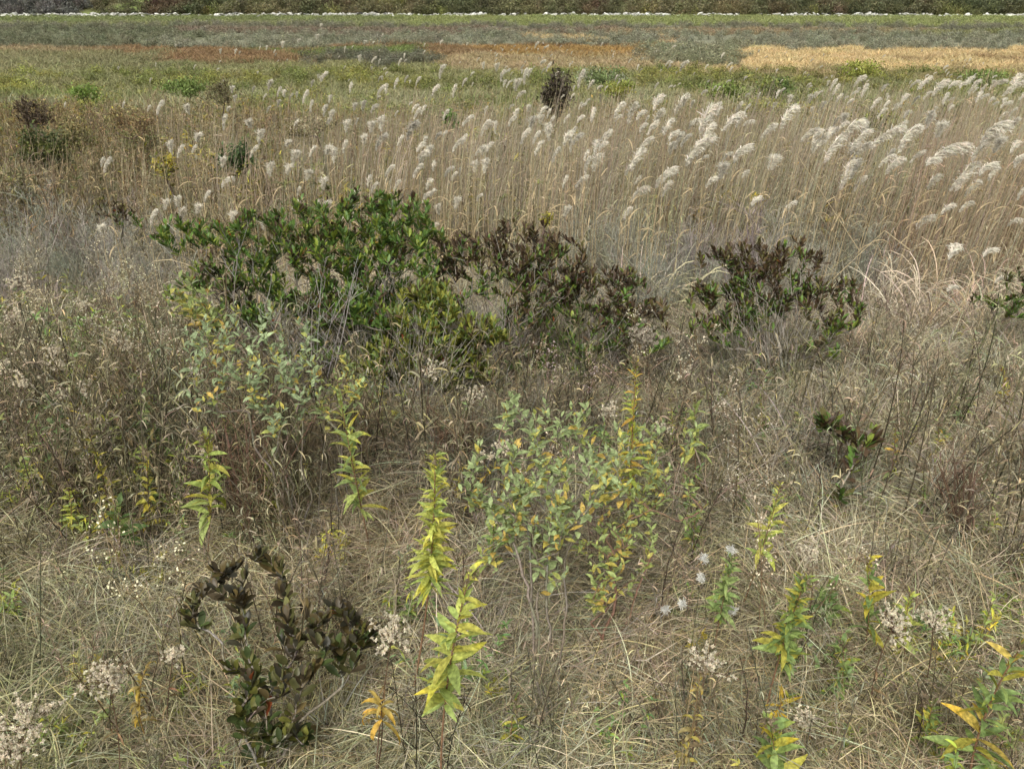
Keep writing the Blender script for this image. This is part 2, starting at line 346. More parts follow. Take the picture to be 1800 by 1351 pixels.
def scatter(name, kind, x, y, tint, scale, label, z=None, tilt=.12, cat=None, zs=None, flow=False):
    n = len(x)
    if n == 0: return
    col, nv = TMPL[kind]
    z = gz(x, y) if z is None else z
    me = bpy.data.meshes.new(name); me.vertices.add(n); me.vertices.foreach_set('co', np.stack([x, y, z], 1).astype(np.float32).ravel())
    def at(nm, tp, fld, v): me.attributes.new(nm, tp, 'POINT').data.foreach_set(fld, v)
    at('rot', 'FLOAT_VECTOR', 'vector', np.stack([rng.normal(0, tilt, n), rng.normal(0, tilt, n), rng.normal(0, .5, n) if kind == 'reed_mass' else (vnoise(x, y, .9, 71) * 9 + rng.normal(0, .35, n)) if flow else U(0, 6.28, n)], 1).astype(np.float32).ravel())
    s = arr(scale, n) * U(.8, 1.25, n)
    at('scl', 'FLOAT_VECTOR', 'vector', np.stack([s, s, s * (1 if zs is None else zs)], 1).astype(np.float32).ravel())
    at('tint', 'FLOAT_COLOR', 'color', np.concatenate([np.clip(tint, .005, .95), np.ones((n, 1))], 1).astype(np.float32).ravel())
    at('idx', 'INT', 'value', rng.integers(0, nv, n).astype(np.int32))
    o = bpy.data.objects.new(name, me); sc.collection.objects.link(o)
    g = bpy.data.node_groups.new(name, 'GeometryNodeTree')
    g.interface.new_socket('Geometry', in_out='INPUT', socket_type='NodeSocketGeometry'); g.interface.new_socket('Geometry', in_out='OUTPUT', socket_type='NodeSocketGeometry')
    N = g.nodes.new; L = g.links.new
    gi, go, ip, ci = N('NodeGroupInput'), N('NodeGroupOutput'), N('GeometryNodeInstanceOnPoints'), N('GeometryNodeCollectionInfo')
    ci.inputs['Collection'].default_value = col; ci.inputs['Separate Children'].default_value = True; ci.inputs['Reset Children'].default_value = True
    ip.inputs['Pick Instance'].default_value = True
    def na(nm, tp): q = N('GeometryNodeInputNamedAttribute'); q.data_type = tp; q.inputs['Name'].default_value = nm; return q.outputs[0]
    L(gi.outputs[0], ip.inputs['Points']); L(ci.outputs[0], ip.inputs['Instance']); L(na('idx', 'INT'), ip.inputs['Instance Index'])
    e = N('FunctionNodeEulerToRotation'); L(na('rot', 'FLOAT_VECTOR'), e.inputs[0]); L(e.outputs[0], ip.inputs['Rotation'])
    L(na('scl', 'FLOAT_VECTOR'), ip.inputs['Scale']); L(ip.outputs[0], go.inputs[0])
    md = o.modifiers.new('scatter', 'NODES'); md.node_group = g
    tag(o, label, cat, kind='stuff')
    return o
def field(dens, y0, y1, margin=1.12, extra=1.0):
    """random points over the visible wedge of ground between two distances"""
    W1 = .70 * y1 * margin + extra; n = int(dens * 2 * W1 * (y1 - y0))
    x = U(-W1, W1, n); y = U(y0, y1, n); k = np.abs(x) < .70 * y * margin + extra
    x, y = x[k], y[k]; px, py, d = proj(x, y, gz(x, y)); return x, y, px, py
def jit(C, v=.14, s=.05): n = len(C); return C * (1 + rng.normal(0, v, (n, 1))) * (1 + rng.normal(0, s, (n, 3)))
def keep(mask, *a): return [q[mask] for q in a]

# --- matted grass over the whole near ground
x, y, px, py = field(30, .9, 5.2)
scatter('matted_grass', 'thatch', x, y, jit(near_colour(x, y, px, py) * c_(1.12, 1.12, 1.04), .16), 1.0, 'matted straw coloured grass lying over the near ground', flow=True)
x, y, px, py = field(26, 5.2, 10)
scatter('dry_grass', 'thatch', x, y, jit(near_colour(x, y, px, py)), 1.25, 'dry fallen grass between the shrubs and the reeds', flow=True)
x, y, px, py = field(16, .9, 5.2)
scatter('dead_leaf_litter', 'leaf_litter', x, y, jit(near_colour(x, y, px, py) * c_(.75, .6, .5), .3), 1.0, 'brown leaf litter among the matted grass')
x, y, px, py = field(17, 1.1, 6)
k = U(0, 1, len(x)) < .25 + .75 * np.maximum(np.clip((px - 1250) / 300, 0, 1), np.maximum(blob(px, py, 500, 1100, 420, 160), vnoise(x, y, .9, 8) ** 2)); x, y, px, py = keep(k, x, y, px, py)
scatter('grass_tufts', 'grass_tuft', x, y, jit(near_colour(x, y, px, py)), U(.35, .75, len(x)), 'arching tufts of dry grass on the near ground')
x, y, px, py = field(22, 5, 11)
scatter('mid_grass_tufts', 'grass_tuft', x, y, jit(near_colour(x, y, px, py) * .95), U(.6, 1.15, len(x)), 'arching tufts of dry grass around the shrubs')
x, y, px, py = field(11, 1.6, 8)
k = U(0, 1, len(x)) < np.clip((px - 1300) / 350, 0, 1) * (py > 560) * (py < 1200) + .006; x, y, px, py = keep(k, x, y, px, py)
scatter('curled_grass', 'curled_grass', x, y, jit(np.tile(c_(.45, .40, .30), (len(x), 1))), U(.55, .85, len(x)), 'curling pale grass blades at the right')
x, y, px, py = field(32, 2.6, 6.2)
k = U(0, 1, len(x)) < (.3 + .5 * vnoise(x, y, .7, 21)) * np.clip((960 - py) / 120, 0, 1); x, y, px, py = keep(k, x, y, px, py)
scatter('tall_dry_grass', 'grass_tuft', x, y, jit(near_colour(x, y, px, py) * .92, .22), U(.7, 1.2, len(x)) * np.where(py < 760, .75, 1), 'taller tangled dry grass in the middle ground')
# --- dead and living forbs of the near ground
x, y, px, py = field(38, 1.8, 7.5)
p = .22 + .9 * blob(px, py, 430, 830, 440, 300) + .3 * blob(px, py, 1600, 800, 350, 250) + .6 * blob(px, py, 100, 780, 330, 300) + .7 * blob(px, py, 1000, 730, 560, 170) + .45 * blob(px, py, 1650, 900, 250, 220) + .3 * blob(px, py, 850, 960, 150, 120)
p = p * (1 - .75 * ((px > 540) & (px < 1200) & (py > 640) & (py < 780))) * (1 - .6 * ((px > 1250) & (px < 1500) & (py > 620) & (py < 760)))
k = U(0, 1, len(x)) < p; x, y, px, py = keep(k, x, y, px, py)
scatter('dead_forb_stems', 'dead_forb', x, y, jit(lerp(c_(.165, .135, .085), c_(.34, .305, .21), vnoise(x, y, .5, 9)), .3), U(.65, 1.3, len(x)) * np.where(py < 760, .68, np.where(py > 1000, .75, 1)), 'brown dead weed stems standing in the dry grass')
x, y, px, py = field(13, 2.3, 8)
p = .06 + .9 * blob(px, py, 140, 690, 420, 300) + .75 * blob(px, py, 1000, 720, 400, 120) + .3 * blob(px, py, 750, 760, 200, 120)
p = p * (1 - .6 * ((px > 540) & (px < 1500) & (py > 640) & (py < 760)))
k = U(0, 1, len(x)) < p; x, y, px, py = keep(k, x, y, px, py)
scatter('seeding_weeds', 'seeding_forb', x, y, jit(np.tile(c_(.42, .375, .29), (len(x), 1))), U(.8, 1.2, len(x)) * np.where((py < 760) & (px > 330), .68, 1), 'dry weeds with small pale seeds')
x, y, px, py = field(30, 1.3, 8)
p = .15 + .9 * blob(px, py, 130, 760, 420, 300) + .3 * blob(px, py, 700, 700, 500, 120) + .6 * blob(px, py, 60, 1280, 260, 160) + .6 * blob(px, py, 1560, 1180, 330, 230) + .35 * blob(px, py, 1380, 680, 150, 50) + .25 * blob(px, py, 1600, 760, 250, 120)
k = U(0, 1, len(x)) < p; x, y, px, py = keep(k, x, y, px, py)
pal = np.stack([c_(.21, .30, .11), c_(.32, .37, .12), c_(.25, .33, .17), c_(.46, .44, .11)]); T = pal[rng.choice(4, len(x), p=[.4, .3, .2, .1])]
scatter('low_green_weeds', 'leafy_forb', x, y, jit(T), U(.35, .75, len(x)) * np.where((px < 700) & (py < 950), 1.5, 1), 'low green and yellow weeds in the dry grass')

# --- between the shrubs and the reed bed: grey bare scrub, forbs
x, y, px, py = field(8, 6.6, 16, extra=2)
p = .02 + 1.3 * blob(px, py, 60, 500, 360, 130) + .9 * blob(px, py, 1250, 540, 420, 90) + .3 * blob(px, py, 1200, 470, 500, 70)
k = U(0, 1, len(x)) < p; x, y, px, py = keep(k, x, y, px, py)
scatter('grey_bare_scrub', 'bare_shrub', x, y, jit(np.tile(c_(.31, .295, .25), (len(x), 1)), .12), U(.75, 1.15, len(x)), 'grey leafless scrub between the shrubs and the reeds')
# reeds without their plumes
x, y, px, py = field(9.0, 7.4, 26, extra=3)
front = np.interp(px, [-200, 330, 700, 1100, 1500, 1800, 2200], [500, 470, 480, 510, 560, 640, 670])
front = front + 60 * (vnoise(x, y, 1.1, 12) - .5) + rng.normal(0, 22, len(x)) * np.interp(px, [900, 1500], [.5, 1.3])
dens = np.interp(px, [-200, 200, 420, 700, 2000], [.06, .14, .5, 1, 1]) * np.interp(y, [7, 16, 26], [.8, .6, .06])
k = (py < front) & (U(0, 1, len(x)) < dens); x, y, px, py = keep(k, x, y, px, py)
T = lerp(c_(.48, .41, .295), c_(.39, .31, .21), np.clip(vnoise(x, y, 1.6, 13) * 1.5 - .25, 0, 1)); T = lerp(T, c_(.39, .36, .27), vnoise(x, y, 3.5, 14) * .7)
scatter('reed_bed', 'reed_mass', x, y, jit(T, .12), U(.8, 1.05, len(x)), 'dense straw coloured reed stalks of the reed bed', tilt=.05, zs=np.interp(px, [200, 700, 1500], [.75, .85, 1]))
x, y, px, py = field(12, 6.2, 9.5, extra=2)
k = U(0, 1, len(x)) < np.interp(px, [1100, 1500, 1800], [.15, .5, .9]); x, y, px, py = keep(k, x, y, px, py)
scatter('tall_straw_grass', 'curled_grass', x, y, jit(np.tile(c_(.44, .39, .28), (len(x), 1)), .15), U(1.1, 1.9, len(x)), 'tall straw grass where the reed bed thins out')
# brown and green herb layer through and behind the reeds
x, y, px, py = field(7, 9, 30, extra=3)
T = lerp(c_(.27, .19, .11), c_(.33, .27, .17), vnoise(x, y, 1.2, 15))
left = np.clip(1.1 - px / 700, .12, 1); k = U(0, 1, len(x)) < left; x, y, px, py, T = keep(k, x, y, px, py, T)
scatter('brown_herbs', 'dead_forb', x, y, jit(T, .2), U(1.2, 1.9, len(x)), 'brown herbs mixed through the reeds')
x, y, px, py = field(7.5, 10, 30, extra=3)
p = .2 + .6 * (vnoise(x, y, 2.5, 16) > .55) + .3 * np.clip((300 - py) / 80, 0, 1); p = p * np.interp(px, [0, 500, 1800], [1.1, .8, .55])
k = U(0, 1, len(x)) < p; x, y, px, py = keep(k, x, y, px, py)
pal = np.stack([c_(.16, .19, .07), c_(.26, .26, .09), c_(.36, .31, .08), c_(.30, .25, .15)]); T = pal[rng.choice(4, len(x), p=[.35, .3, .12, .23])]
scatter('olive_herbs', 'leafy_forb', x, y, jit(T, .15), U(1.5, 2.6, len(x)), 'olive and yellow herbs growing through the reeds')
x, y, px, py = field(4.5, 11, 44, extra=4)
T = lerp(c_(.25, .255, .14), c_(.33, .31, .19), vnoise(x, y, 3, 17)); T = lerp(T, c_(.18, .22, .07), np.clip(vnoise(x, y, 5, 18) * 2 - 1, 0, 1))
scatter('meadow_grass', 'marsh_grass', x, y, jit(T, .12), U(.9, 1.5, len(x)), 'olive meadow grass behind the reeds')
x, y, px, py = field(1.1, 17, 58, extra=4)
k = (U(0, 1, len(x)) < .2 + .8 * (vnoise(x, y, 4, 19) > .55)); x, y, px, py = keep(k, x, y, px, py)
T = lerp(c_(.17, .20, .065), c_(.33, .32, .09), np.clip(vnoise(x, y, 3, 20) * 1.5 - .25, 0, 1))
scatter('yellow_green_scrub', 'far_scrub', x, y, jit(T, .15), U(.55, 1.0, len(x)), 'yellow green scrub on the meadow behind the reeds', zs=.8)
# --- far marsh
x, y, px, py = field(2.6, 42, 80, extra=6)
C, Kd = far_colour(px, py - 5, x, y); k = Kd != 1
scatter('marsh_grass', 'marsh_grass', x[k], y[k], jit(C[k], .10, .03) * 1.05, U(1.0, 1.6, k.sum()), 'orange tan and green grass flats of the far marsh', tilt=.05, zs=.7)
s1 = (x[~k], y[~k], C[~k])
x, y, px, py = field(1.0, 80, 141, extra=10)
C, Kd = far_colour(px, py - 5, x, y); k = Kd != 1
scatter('distant_marsh_grass', 'marsh_grass', x[k], y[k], jit(C[k], .10, .03), U(1.4, 2.2, k.sum()), 'green and brown grass flats before the stone bank', tilt=.05, zs=.6)
X = np.concatenate([s1[0], x[~k]]); Y = np.concatenate([s1[1], y[~k]]); C = np.concatenate([s1[2], C[~k]])
k = U(0, 1, len(X)) < .5
scatter('grey_marsh_scrub', 'far_scrub', X[k], Y[k], jit(C[k] * 1.05, .10, .03), U(.7, 1.2, k.sum()) * .9, 'grey green scrub band across the far marsh', tilt=.08, zs=.75)
# --- pale stone bank
n = 6000; x = U(-118, 150, n); y = 142 + rng.normal(0, 2.4, n) + np.interp(x, [-118, -90, 0, 60, 150], [-1, 0, 2, 0, -6]); 
k = (x > -95 + U(-6, 6, n)) & (vnoise(x, y * 0, 3.2, 41) * .7 + vnoise(x, y * 0, 14, 45) * .5 + U(-.35, .35, n) > .6); x, y = x[k], y[k]; n = len(x)
scatter('pale_stones', 'stone', x, y, jit(np.tile(c_(.47, .47, .45), (n, 1)), .4, .01), U(.25, .8, n), 'bank of pale broken stones below the hill', z=gz(x, y) + U(-.05, .4, n), tilt=.3, zs=.5)
# --- hill scrub
n = 15000; x = U(-170, 185, n); y = 147 + U(0, 1, n) ** 1.4 * 60; z = hill_z(x, y); px, py, d = proj(x, y, z)
T = lerp(c_(.085, .10, .05), c_(.20, .18, .10), np.clip(vnoise(x, y * .7, 7, 42) * 1.4 - .2, 0, 1)); T = lerp(T, c_(.26, .26, .08), np.clip(vnoise(x, y, 3.5, 43) * 3 - 2.1, 0, 1)); T = lerp(T, c_(.16, .10, .07), np.clip(vnoise(x, y, 5, 44) * 3 - 2, 0, 1))
T = T * 1.3; T[px < 165] = c_(.17, .165, .155); g = (px > 150 + (25 - py) * 3) & (px < 205 + (25 - py) * 5)
k = ~g | (U(0, 1, n) < .1); x, y, z, T = keep(k, x, y, z, T)
scatter('hill_scrub', 'far_scrub', x, y, jit(T, .15), U(1.2, 2.3, len(x)), 'dark scrub covering the hillside at the top', z=z - .1)

# ------------------------------------------------------------------ shrubs grown towards their twig tips
def grow(b, base, tips, r0, col, bow=.12, nst=3, K=5, up=.25, ring=.05):
    """skeleton linking every tip back to the base, written as tubes; returns the direction at each tip"""
    nodes = [np.array(base, float)]; par = [-1]; stem_ = set()
    cen = tips.mean(0)
    far_ = [int(np.argmax(np.linalg.norm(tips - cen, axis=1)))]
    for s in range(1, nst): far_.append(int(np.argmax(np.min([np.linalg.norm(tips - tips[q], axis=1) for q in far_], axis=0))))
    for s in range(nst):
        tg = .45 * cen + .55 * tips[far_[s]]
        a = 2 * math.pi * s / nst + U(-.4, .4); o_ = np.array([math.cos(a), math.sin(a), 0]) * ring; p_ = 0
        for f_ in np.arange(.12, up + .01, .14):
            q = np.array(base) + o_ * min(1, f_ * 8) + (tg - base) * f_; q[:2] += rng.normal(0, .015, 2); nodes.append(q); par.append(p_); p_ = len(nodes) - 1; stem_.add(p_)
    order = np.argsort(np.linalg.norm(tips - base, axis=1)); tipnode = np.zeros(len(tips), int)
    for i in order:
        t = tips[i]; A = np.array(nodes); d = np.linalg.norm(A - t, axis=1); dep = np.linalg.norm(A - base, axis=1)
        cost = d + .25 * dep + 3 * np.maximum(0, A[:, 2] - t[2] + .03) + (d < .05) * .2; cost[0] += .3 + (up > .3) * 3
        j = int(np.argmin(cost)); mid = (A[j] + t) / 2
        if d[j] > .16:
            mid = mid + rng.normal(0, .12 * d[j], 3); mid[2] -= .05 * d[j]; nodes.append(mid); par.append(j); j = len(nodes) - 1
        nodes.append(t.copy()); par.append(j); tipnode[i] = len(nodes) - 1
    A = np.array(nodes); par = np.array(par); cnt = np.ones(len(A))
    for i in range(len(A) - 1, 0, -1): cnt[par[i]] += cnt[i] if par[i] >= 0 else 0
    i = np.arange(1, len(A)); j = par[i]; P0, P1 = A[j], A[i]
    g = par[j]; T0 = unit(np.where((g >= 0)[:, None], A[j] - A[np.maximum(g, 0)], P1 - P0)); L = np.linalg.norm(P1 - P0, axis=1, keepdims=True)
    c1 = P0 + T0 * L * .22; t = np.linspace(0, 1, K)[None, :, None]; P0, P1, c1 = P0[:, None], P1[:, None], c1[:, None]
    P = (1 - t) ** 2 * P0 + 2 * t * (1 - t) * c1 + t * t * P1
    wob = rng.normal(0, 1, (len(i), K, 3)) * L[:, None] * .02; wob[:, 0] = 0; wob[:, -1] = 0; P = P + wob
    ra = r0 * (cnt[i] / cnt[0]) ** .42; rb = ra * .85
    ra = np.minimum(np.maximum(ra, .0016), r0); rb = np.maximum(rb, .0014); st_ = np.isin(i, list(stem_)); ra[st_] = np.maximum(ra[st_], r0 * .5); rb[st_] = np.maximum(rb[st_], r0 * .42)
    b.tube(P, ra[:, None] + (rb - ra)[:, None] * np.linspace(0, 1, K)[None], jit(np.tile(col, (len(i), 1)), .12), 5)
    return unit(A[tipnode] - A[par[tipnode]])
PROF_BAY = np.array([.18, .5, .85, 1.0, .85, .25]); PROF_LANCE = np.array([.25, .8, 1.0, .8, .45, .06]); PROF_DIAM = np.array([.15, .55, 1.0, .95, .55, .1])
def rosettes(b, tips, dirs, n, Ls, hw, colf, elr=(.45, 1.4), prof=PROF_BAY, spread=.07, fold=.35, bend=(-.4, .5)):
    """leaves clustered round the last centimetres of every twig"""
    N = len(tips); m = N * n; k = np.repeat(np.arange(N), n); q = np.tile(np.arange(n), N)
    t = (q + U(0, 1, m)) / n; base = tips[k] - dirs[k] * (spread * (1 - t))[:, None]
    az = q * 2.399 + U(0, 6.28, N)[k] + U(-.3, .3, m); el = elr[0] + (elr[1] - elr[0]) * t + rng.normal(0, .15, m)
    Lf = U(Ls[0], Ls[1], m) * (1.05 - .35 * t)
    P = curves(np.zeros((m, 3)), az, el, Lf, 6, U(bend[0], bend[1], m))
    # lean the rosette with its twig
    D = dirs[k]; ax = np.stack([D[:, 0], D[:, 1], np.zeros(m)], 1) * .6; P = P + ax[:, None] * P[..., 2:3]
    P = P + base[:, None]
    b.strip(P, (Lf * hw)[:, None] * prof, colf(tips[k], t, m), U(-.35, .35, m), fold=fold)
def blob_tips(blobs, n, surf=.55):
    """blobs: (px, py, radius px, distance). Returns tips in the world"""
    out = []; wts = np.array([q[2] ** 2 for q in blobs], float); wts /= wts.sum()
    for (px, py, r, Y), w in zip(blobs, wts):
        c = on_plane(px, py, Y); R_ = r * proj(*c)[2] / F; m = max(2, int(round(n * w)))
        v = unit(rng.normal(0, 1, (m, 3))); v[:, 2] = np.where(v[:, 2] < -.3, -v[:, 2] * U(.2, 1, m), v[:, 2])
        rr = 1.12 * R_ * (U(0, 1, m) ** (1 / 3)) ** (1 - surf); out.append(c + v * rr[:, None] * c_(1, .9, .95))
    T = np.concatenate(out); T[:, 2] = np.maximum(T[:, 2], gz(T[:, 0], T[:, 1]) + .06); return T
BRONZE = np.stack([c_(.085, .055, .034), c_(.11, .075, .038), c_(.125, .115, .04), c_(.07, .045, .03)]); DUSK = np.stack([c_(.065, .05, .03), c_(.10, .10, .036), c_(.045, .042, .028), c_(.12, .09, .036)])
def bay_col(brown, zr, green=c_(.10, .175, .04), seed=0, olive=.35, bp=BRONZE):
    def f(T, t, m):
        h = np.clip((T[:, 2] - zr[0]) / (zr[1] - zr[0]), 0, 1); pr = np.clip(brown * (.12 + 1.1 * h ** 1.7) + (vnoise(T[:, 0], T[:, 2], .16, 50 + seed) - .5) * .9, 0, 1)
        isb = U(0, 1, m) < pr; C = np.tile(green, (m, 1)) * (1 + rng.normal(0, .25, (m, 1)))
        o = U(0, 1, m) < olive; C[o] = C[o] * c_(1.75, 1.25, .9); 
        C[isb] = (bp[rng.integers(0, 4, isb.sum())]) * (1 + rng.normal(0, .2, (isb.sum(), 1)))
        r = U(0, 1, m) < .003; C[r] = c_(.36, .10, .04); return np.clip(C, .006, .6)
    return f
def bayberry(label, basepx, blobs, ntips, brown, n=10, Ls=(.05, .080), hw=.165, r0=.017, seed=0, Yb=None, green=c_(.10, .178, .04), group='bayberry shrubs', cat='shrub', olive=.35, nst=4, bp=BRONZE, up=.4):
    base = on_ground(*basepx) if Yb is None else on_plane(basepx[0], basepx[1], Yb); base[2] = gz(base[0], base[1]) - .02
    tips = blob_tips(blobs, int(ntips * (1.8 if ntips > 150 else 1))); root = thing('bayberry_shrub', label, cat, base, group)
    b = MB(); tl = tips - base; dirs = grow(b, np.zeros(3), tl, r0, c_(.24, .215, .185), nst=nst, up=up)
    q = int(ntips * .9) if ntips > 150 else 0      # dead inner twigs
    if q:
        a = tl[rng.integers(0, len(tl), q)]; t = U(.3, .8, q)[:, None]; Bq = a * t + rng.normal(0, .04, (q, 3)); Bq[:, 2] = np.abs(Bq[:, 2]); Pq = curves(Bq, np.arctan2(a[:, 1], a[:, 0]) + rng.normal(0, .8, q), U(.5, 1.4, q), U(.1, .35, q), 6, U(-.4, .4, q), 1.2, U(-.5, .5, q)); b.tube(Pq, np.linspace(.0028, .0012, 6)[None], c_(.30, .275, .245), 4)
    b.build('branches', M_bark, root)
    f = MB(); rosettes(f, tl, dirs, n, Ls, hw, bay_col(brown, (tl[:, 2].min(), tl[:, 2].max()), green, seed, olive, bp)); f.build('foliage', M_wax, root, smooth=True)
    return root
bayberry('large glossy green shrub, leftmost of the shrub row, sparse arms of leaves reaching left', (500, 705), [(318, 425, 40, 5.3), (385, 425, 48, 5.4), (450, 415, 48, 5.5), (530, 405, 55, 5.6), (430, 490, 60, 5.4), (520, 490, 75, 5.5), (330, 515, 34, 5.1), (575, 450, 60, 5.5), (480, 560, 60, 5.3), (590, 560, 65, 5.3), (380, 500, 45, 5.3), (560, 630, 45, 5.2), (420, 570, 45, 5.2)], 280, .25, seed=1)
bayberry('tall dense green shrub with the highest leafy top, second in the shrub row', (655, 715), [(640, 380, 45, 5.7), (700, 395, 58, 5.7), (735, 425, 45, 5.6), (640, 450, 70, 5.5), (700, 480, 70, 5.4), (640, 560, 80, 5.2), (600, 520, 60, 5.4), (690, 560, 70, 5.3), (650, 630, 60, 5.2), (700, 690, 40, 5.0), (620, 680, 36, 5.0), (665, 350, 12, 5.7)], 300, .16, seed=2)
bayberry('low spreading olive green shrub in front of the shrub row, its arm reaching right', (720, 745), [(745, 560, 55, 5.0), (790, 600, 55, 4.9), (850, 600, 45, 4.9), (720, 620, 60, 4.9), (885, 605, 22, 4.9), (800, 640, 40, 4.85), (700, 680, 40, 4.9), (760, 530, 40, 5.1), (760, 665, 50, 4.8), (680, 650, 50, 4.85), (830, 660, 36, 4.8)], 240, .16, green=c_(.13, .19, .05), seed=3, olive=.6)
bayberry('brown topped shrub with dark maroon leaf tips in the middle of the shrub row', (880, 690), [(800, 440, 36, 5.7), (780, 490, 35, 5.7), (850, 455, 45, 5.7), (920, 440, 55, 5.7), (985, 455, 40, 5.6), (890, 510, 60, 5.6), (960, 510, 55, 5.5), (780, 530, 34, 5.5), (930, 580, 50, 5.4)], 210, 1.15, n=8, seed=4)
bayberry('dark brown and green shrub at the right end of the middle clump', (1030, 690), [(1010, 500, 36, 5.6), (1060, 520, 50, 5.6), (1105, 510, 32, 5.6), (990, 560, 45, 5.5), (1060, 590, 60, 5.4), (1130, 570, 45, 5.4), (1150, 615, 28, 5.3), (980, 630, 50, 5.3), (1080, 640, 45, 5.3), (930, 650, 45, 5.2), (1030, 670, 36, 5.2)], 220, 1.0, n=8, seed=5)
bayberry('separate rounded shrub with brown top and many bare grey stems at the right', (1375, 690), [(1270, 480, 50, 5.5), (1330, 470, 48, 5.6), (1400, 465, 42, 5.6), (1235, 530, 32, 5.4), (1290, 540, 50, 5.4), (1430, 520, 34, 5.5), (1475, 520, 30, 5.5), (1470, 590, 38, 5.3), (1240, 580, 30, 5.3), (1490, 550, 25, 5.4), (1345, 510, 62, 5.55), (1395, 545, 42, 5.5), (1330, 560, 36, 5.4), (1290, 590, 40, 5.4), (1440, 620, 28, 5.2)], 230, 1.1, n=8, r0=.022, seed=6, nst=8, up=.55)
bayberry('small dark maroon leaved bush in the lower left foreground', (455, 1420), [(400, 1030, 42, 2.35), (465, 1000, 34, 2.3), (335, 1085, 20, 2.25), (345, 1060, 22, 2.3), (500, 1025, 14, 2.3), (425, 1060, 25, 2.2), (520, 1110, 42, 2.2), (590, 1105, 42, 2.2), (640, 1120, 28, 2.2), (560, 1140, 38, 2.1), (440, 1195, 40, 2.05), (520, 1200, 42, 2.0), (460, 1255, 40, 1.95), (510, 1305, 36, 1.9), (620, 1150, 24, 2.15), (660, 1130, 16, 2.2), (420, 1100, 14, 2.2), (480, 1320, 40, 1.9)], 84, 1.5, n=9, Ls=(.048, .072), r0=.012, seed=7, olive=.5, nst=4, bp=DUSK, green=c_(.06, .085, .028), up=.6, hw=.225)
bayberry('small bronze and green bush alone in the grass right of the middle', (1440, 905), [(1460, 760, 28, 3.6), (1490, 780, 30, 3.6), (1525, 775, 14, 3.6), (1500, 825, 20, 3.5), (1465, 875, 14, 3.4)], 15, .75, n=10, Ls=(.075, .11), r0=.008, seed=8, nst=3)
bayberry('thin sparse brown leaved shrub behind the left end of the shrub row', (215, 470), [(195, 375, 26, 8.0), (225, 390, 24, 8.0), (240, 400, 14, 8.0)], 34, 1.4, n=6, seed=9, r0=.01)
bayberry('green and brown shrub cut by the right edge beside bent reeds', (1790, 600), [(1790, 500, 26, 6.0), (1760, 545, 26, 5.9), (1720, 535, 16, 5.9), (1800, 545, 30, 5.8)], 46, .6, n=8, seed=10, r0=.012)

# groundsel bushes: grey green small leaves, some yellow, on bare grey stems
def sprigs(b, tips, dirs, n, L0, colf, hw=.2, spread=.15):
    N = len(tips); m = N * n; k = np.repeat(np.arange(N), n); q = np.tile(np.arange(n), N); t = (q + U(0, 1, m)) / n
    D = unit(dirs + c_(0, 0, .8)); base = tips[k] - D[k] * (spread * (1 - t) - .04)[:, None]
    Lf = L0 * U(.6, 1.15, m) * (1.1 - .5 * t); P = curves(base, q * 2.4 + U(0, 6, N)[k], .3 + .8 * t + rng.normal(0, .2, m), Lf, 6, U(-.2, .9, m))
    b.strip(P, (Lf * hw)[:, None] * PROF_DIAM, colf(m, base), U(-.6, .6, m), fold=.25)
def groundsel(label, basepx, blobs, ntips, yellow=.16, n=9, L0=.062, r0=.011, g=c_(.34, .42, .205), Yb=None, nst=3, name='groundsel_bush', bark=c_(.20, .175, .14)):
    base = on_ground(*basepx); tips = blob_tips([(q[0], q[1], q[2] * 1.55, q[3]) for q in blobs], ntips, .35); root = thing(name, label, 'bush', base, 'groundsel bushes'); b = MB(); tl = tips - base
    dirs = grow(b, np.zeros(3), tl, r0 * .75, bark, nst=nst, up=.72, ring=.04); b.build('branches', M_bark, root)
    def cf(m, B):
        C = np.tile(g, (m, 1)) * (1 + rng.normal(0, .16, (m, 1))); h = (B[:, 2] - B[:, 2].min()) / (np.ptp(B[:, 2]) + 1e-6)
        y = U(0, 1, m) < yellow * (1.6 - 1.2 * h); C[y] = np.stack([c_(.60, .52, .13), c_(.52, .49, .14), c_(.56, .40, .11), c_(.40, .44, .13)])[rng.integers(0, 4, y.sum())]
        return C * (1 + rng.normal(0, .1, (m, 1)))
    f = MB(); sprigs(f, tl, dirs, n, L0, cf); f.build('foliage', M_leaf, root, smooth=True); return root
groundsel('tall grey green leafy bush with yellow leaves on several bare stems, front centre', (962, 1300), [(925, 735, 30, 2.8), (1000, 745, 26, 2.8), (960, 790, 34, 2.75), (870, 810, 30, 2.65), (840, 895, 30, 2.5), (890, 880, 32, 2.55), (940, 870, 36, 2.55), (1010, 850, 34, 2.65), (1060, 800, 30, 2.8), (1010, 920, 28, 2.5), (925, 945, 26, 2.45), (865, 960, 18, 2.4), (1070, 870, 28, 2.7), (970, 990, 22, 2.4)], 105, .26, r0=.014, nst=5)
groundsel('yellowing lower bush on a reddish stem just right of the front centre bush', (1062, 1165), [(1080, 970, 50, 2.6), (1120, 930, 45, 2.7), (1160, 900, 40, 2.8), (1060, 1010, 40, 2.5), (1130, 985, 40, 2.6), (1055, 1070, 18, 2.35), (1180, 850, 30, 2.85), (1210, 900, 20, 2.8)], 36, .3, L0=.055, g=c_(.32, .39, .15), bark=c_(.20, .125, .09))
groundsel('pale grey green bush on long bare crooked stems before the left green shrub', (540, 985), [(395, 590, 34, 3.5), (480, 590, 36, 3.6), (540, 640, 30, 3.5), (420, 640, 50, 3.4), (480, 650, 45, 3.4), (370, 600, 26, 3.5), (400, 690, 40, 3.35), (485, 700, 40, 3.3), (530, 610, 20, 3.5), (500, 745, 25, 3.3)], 74, .22, L0=.058, g=c_(.33, .41, .235), r0=.013, nst=5)
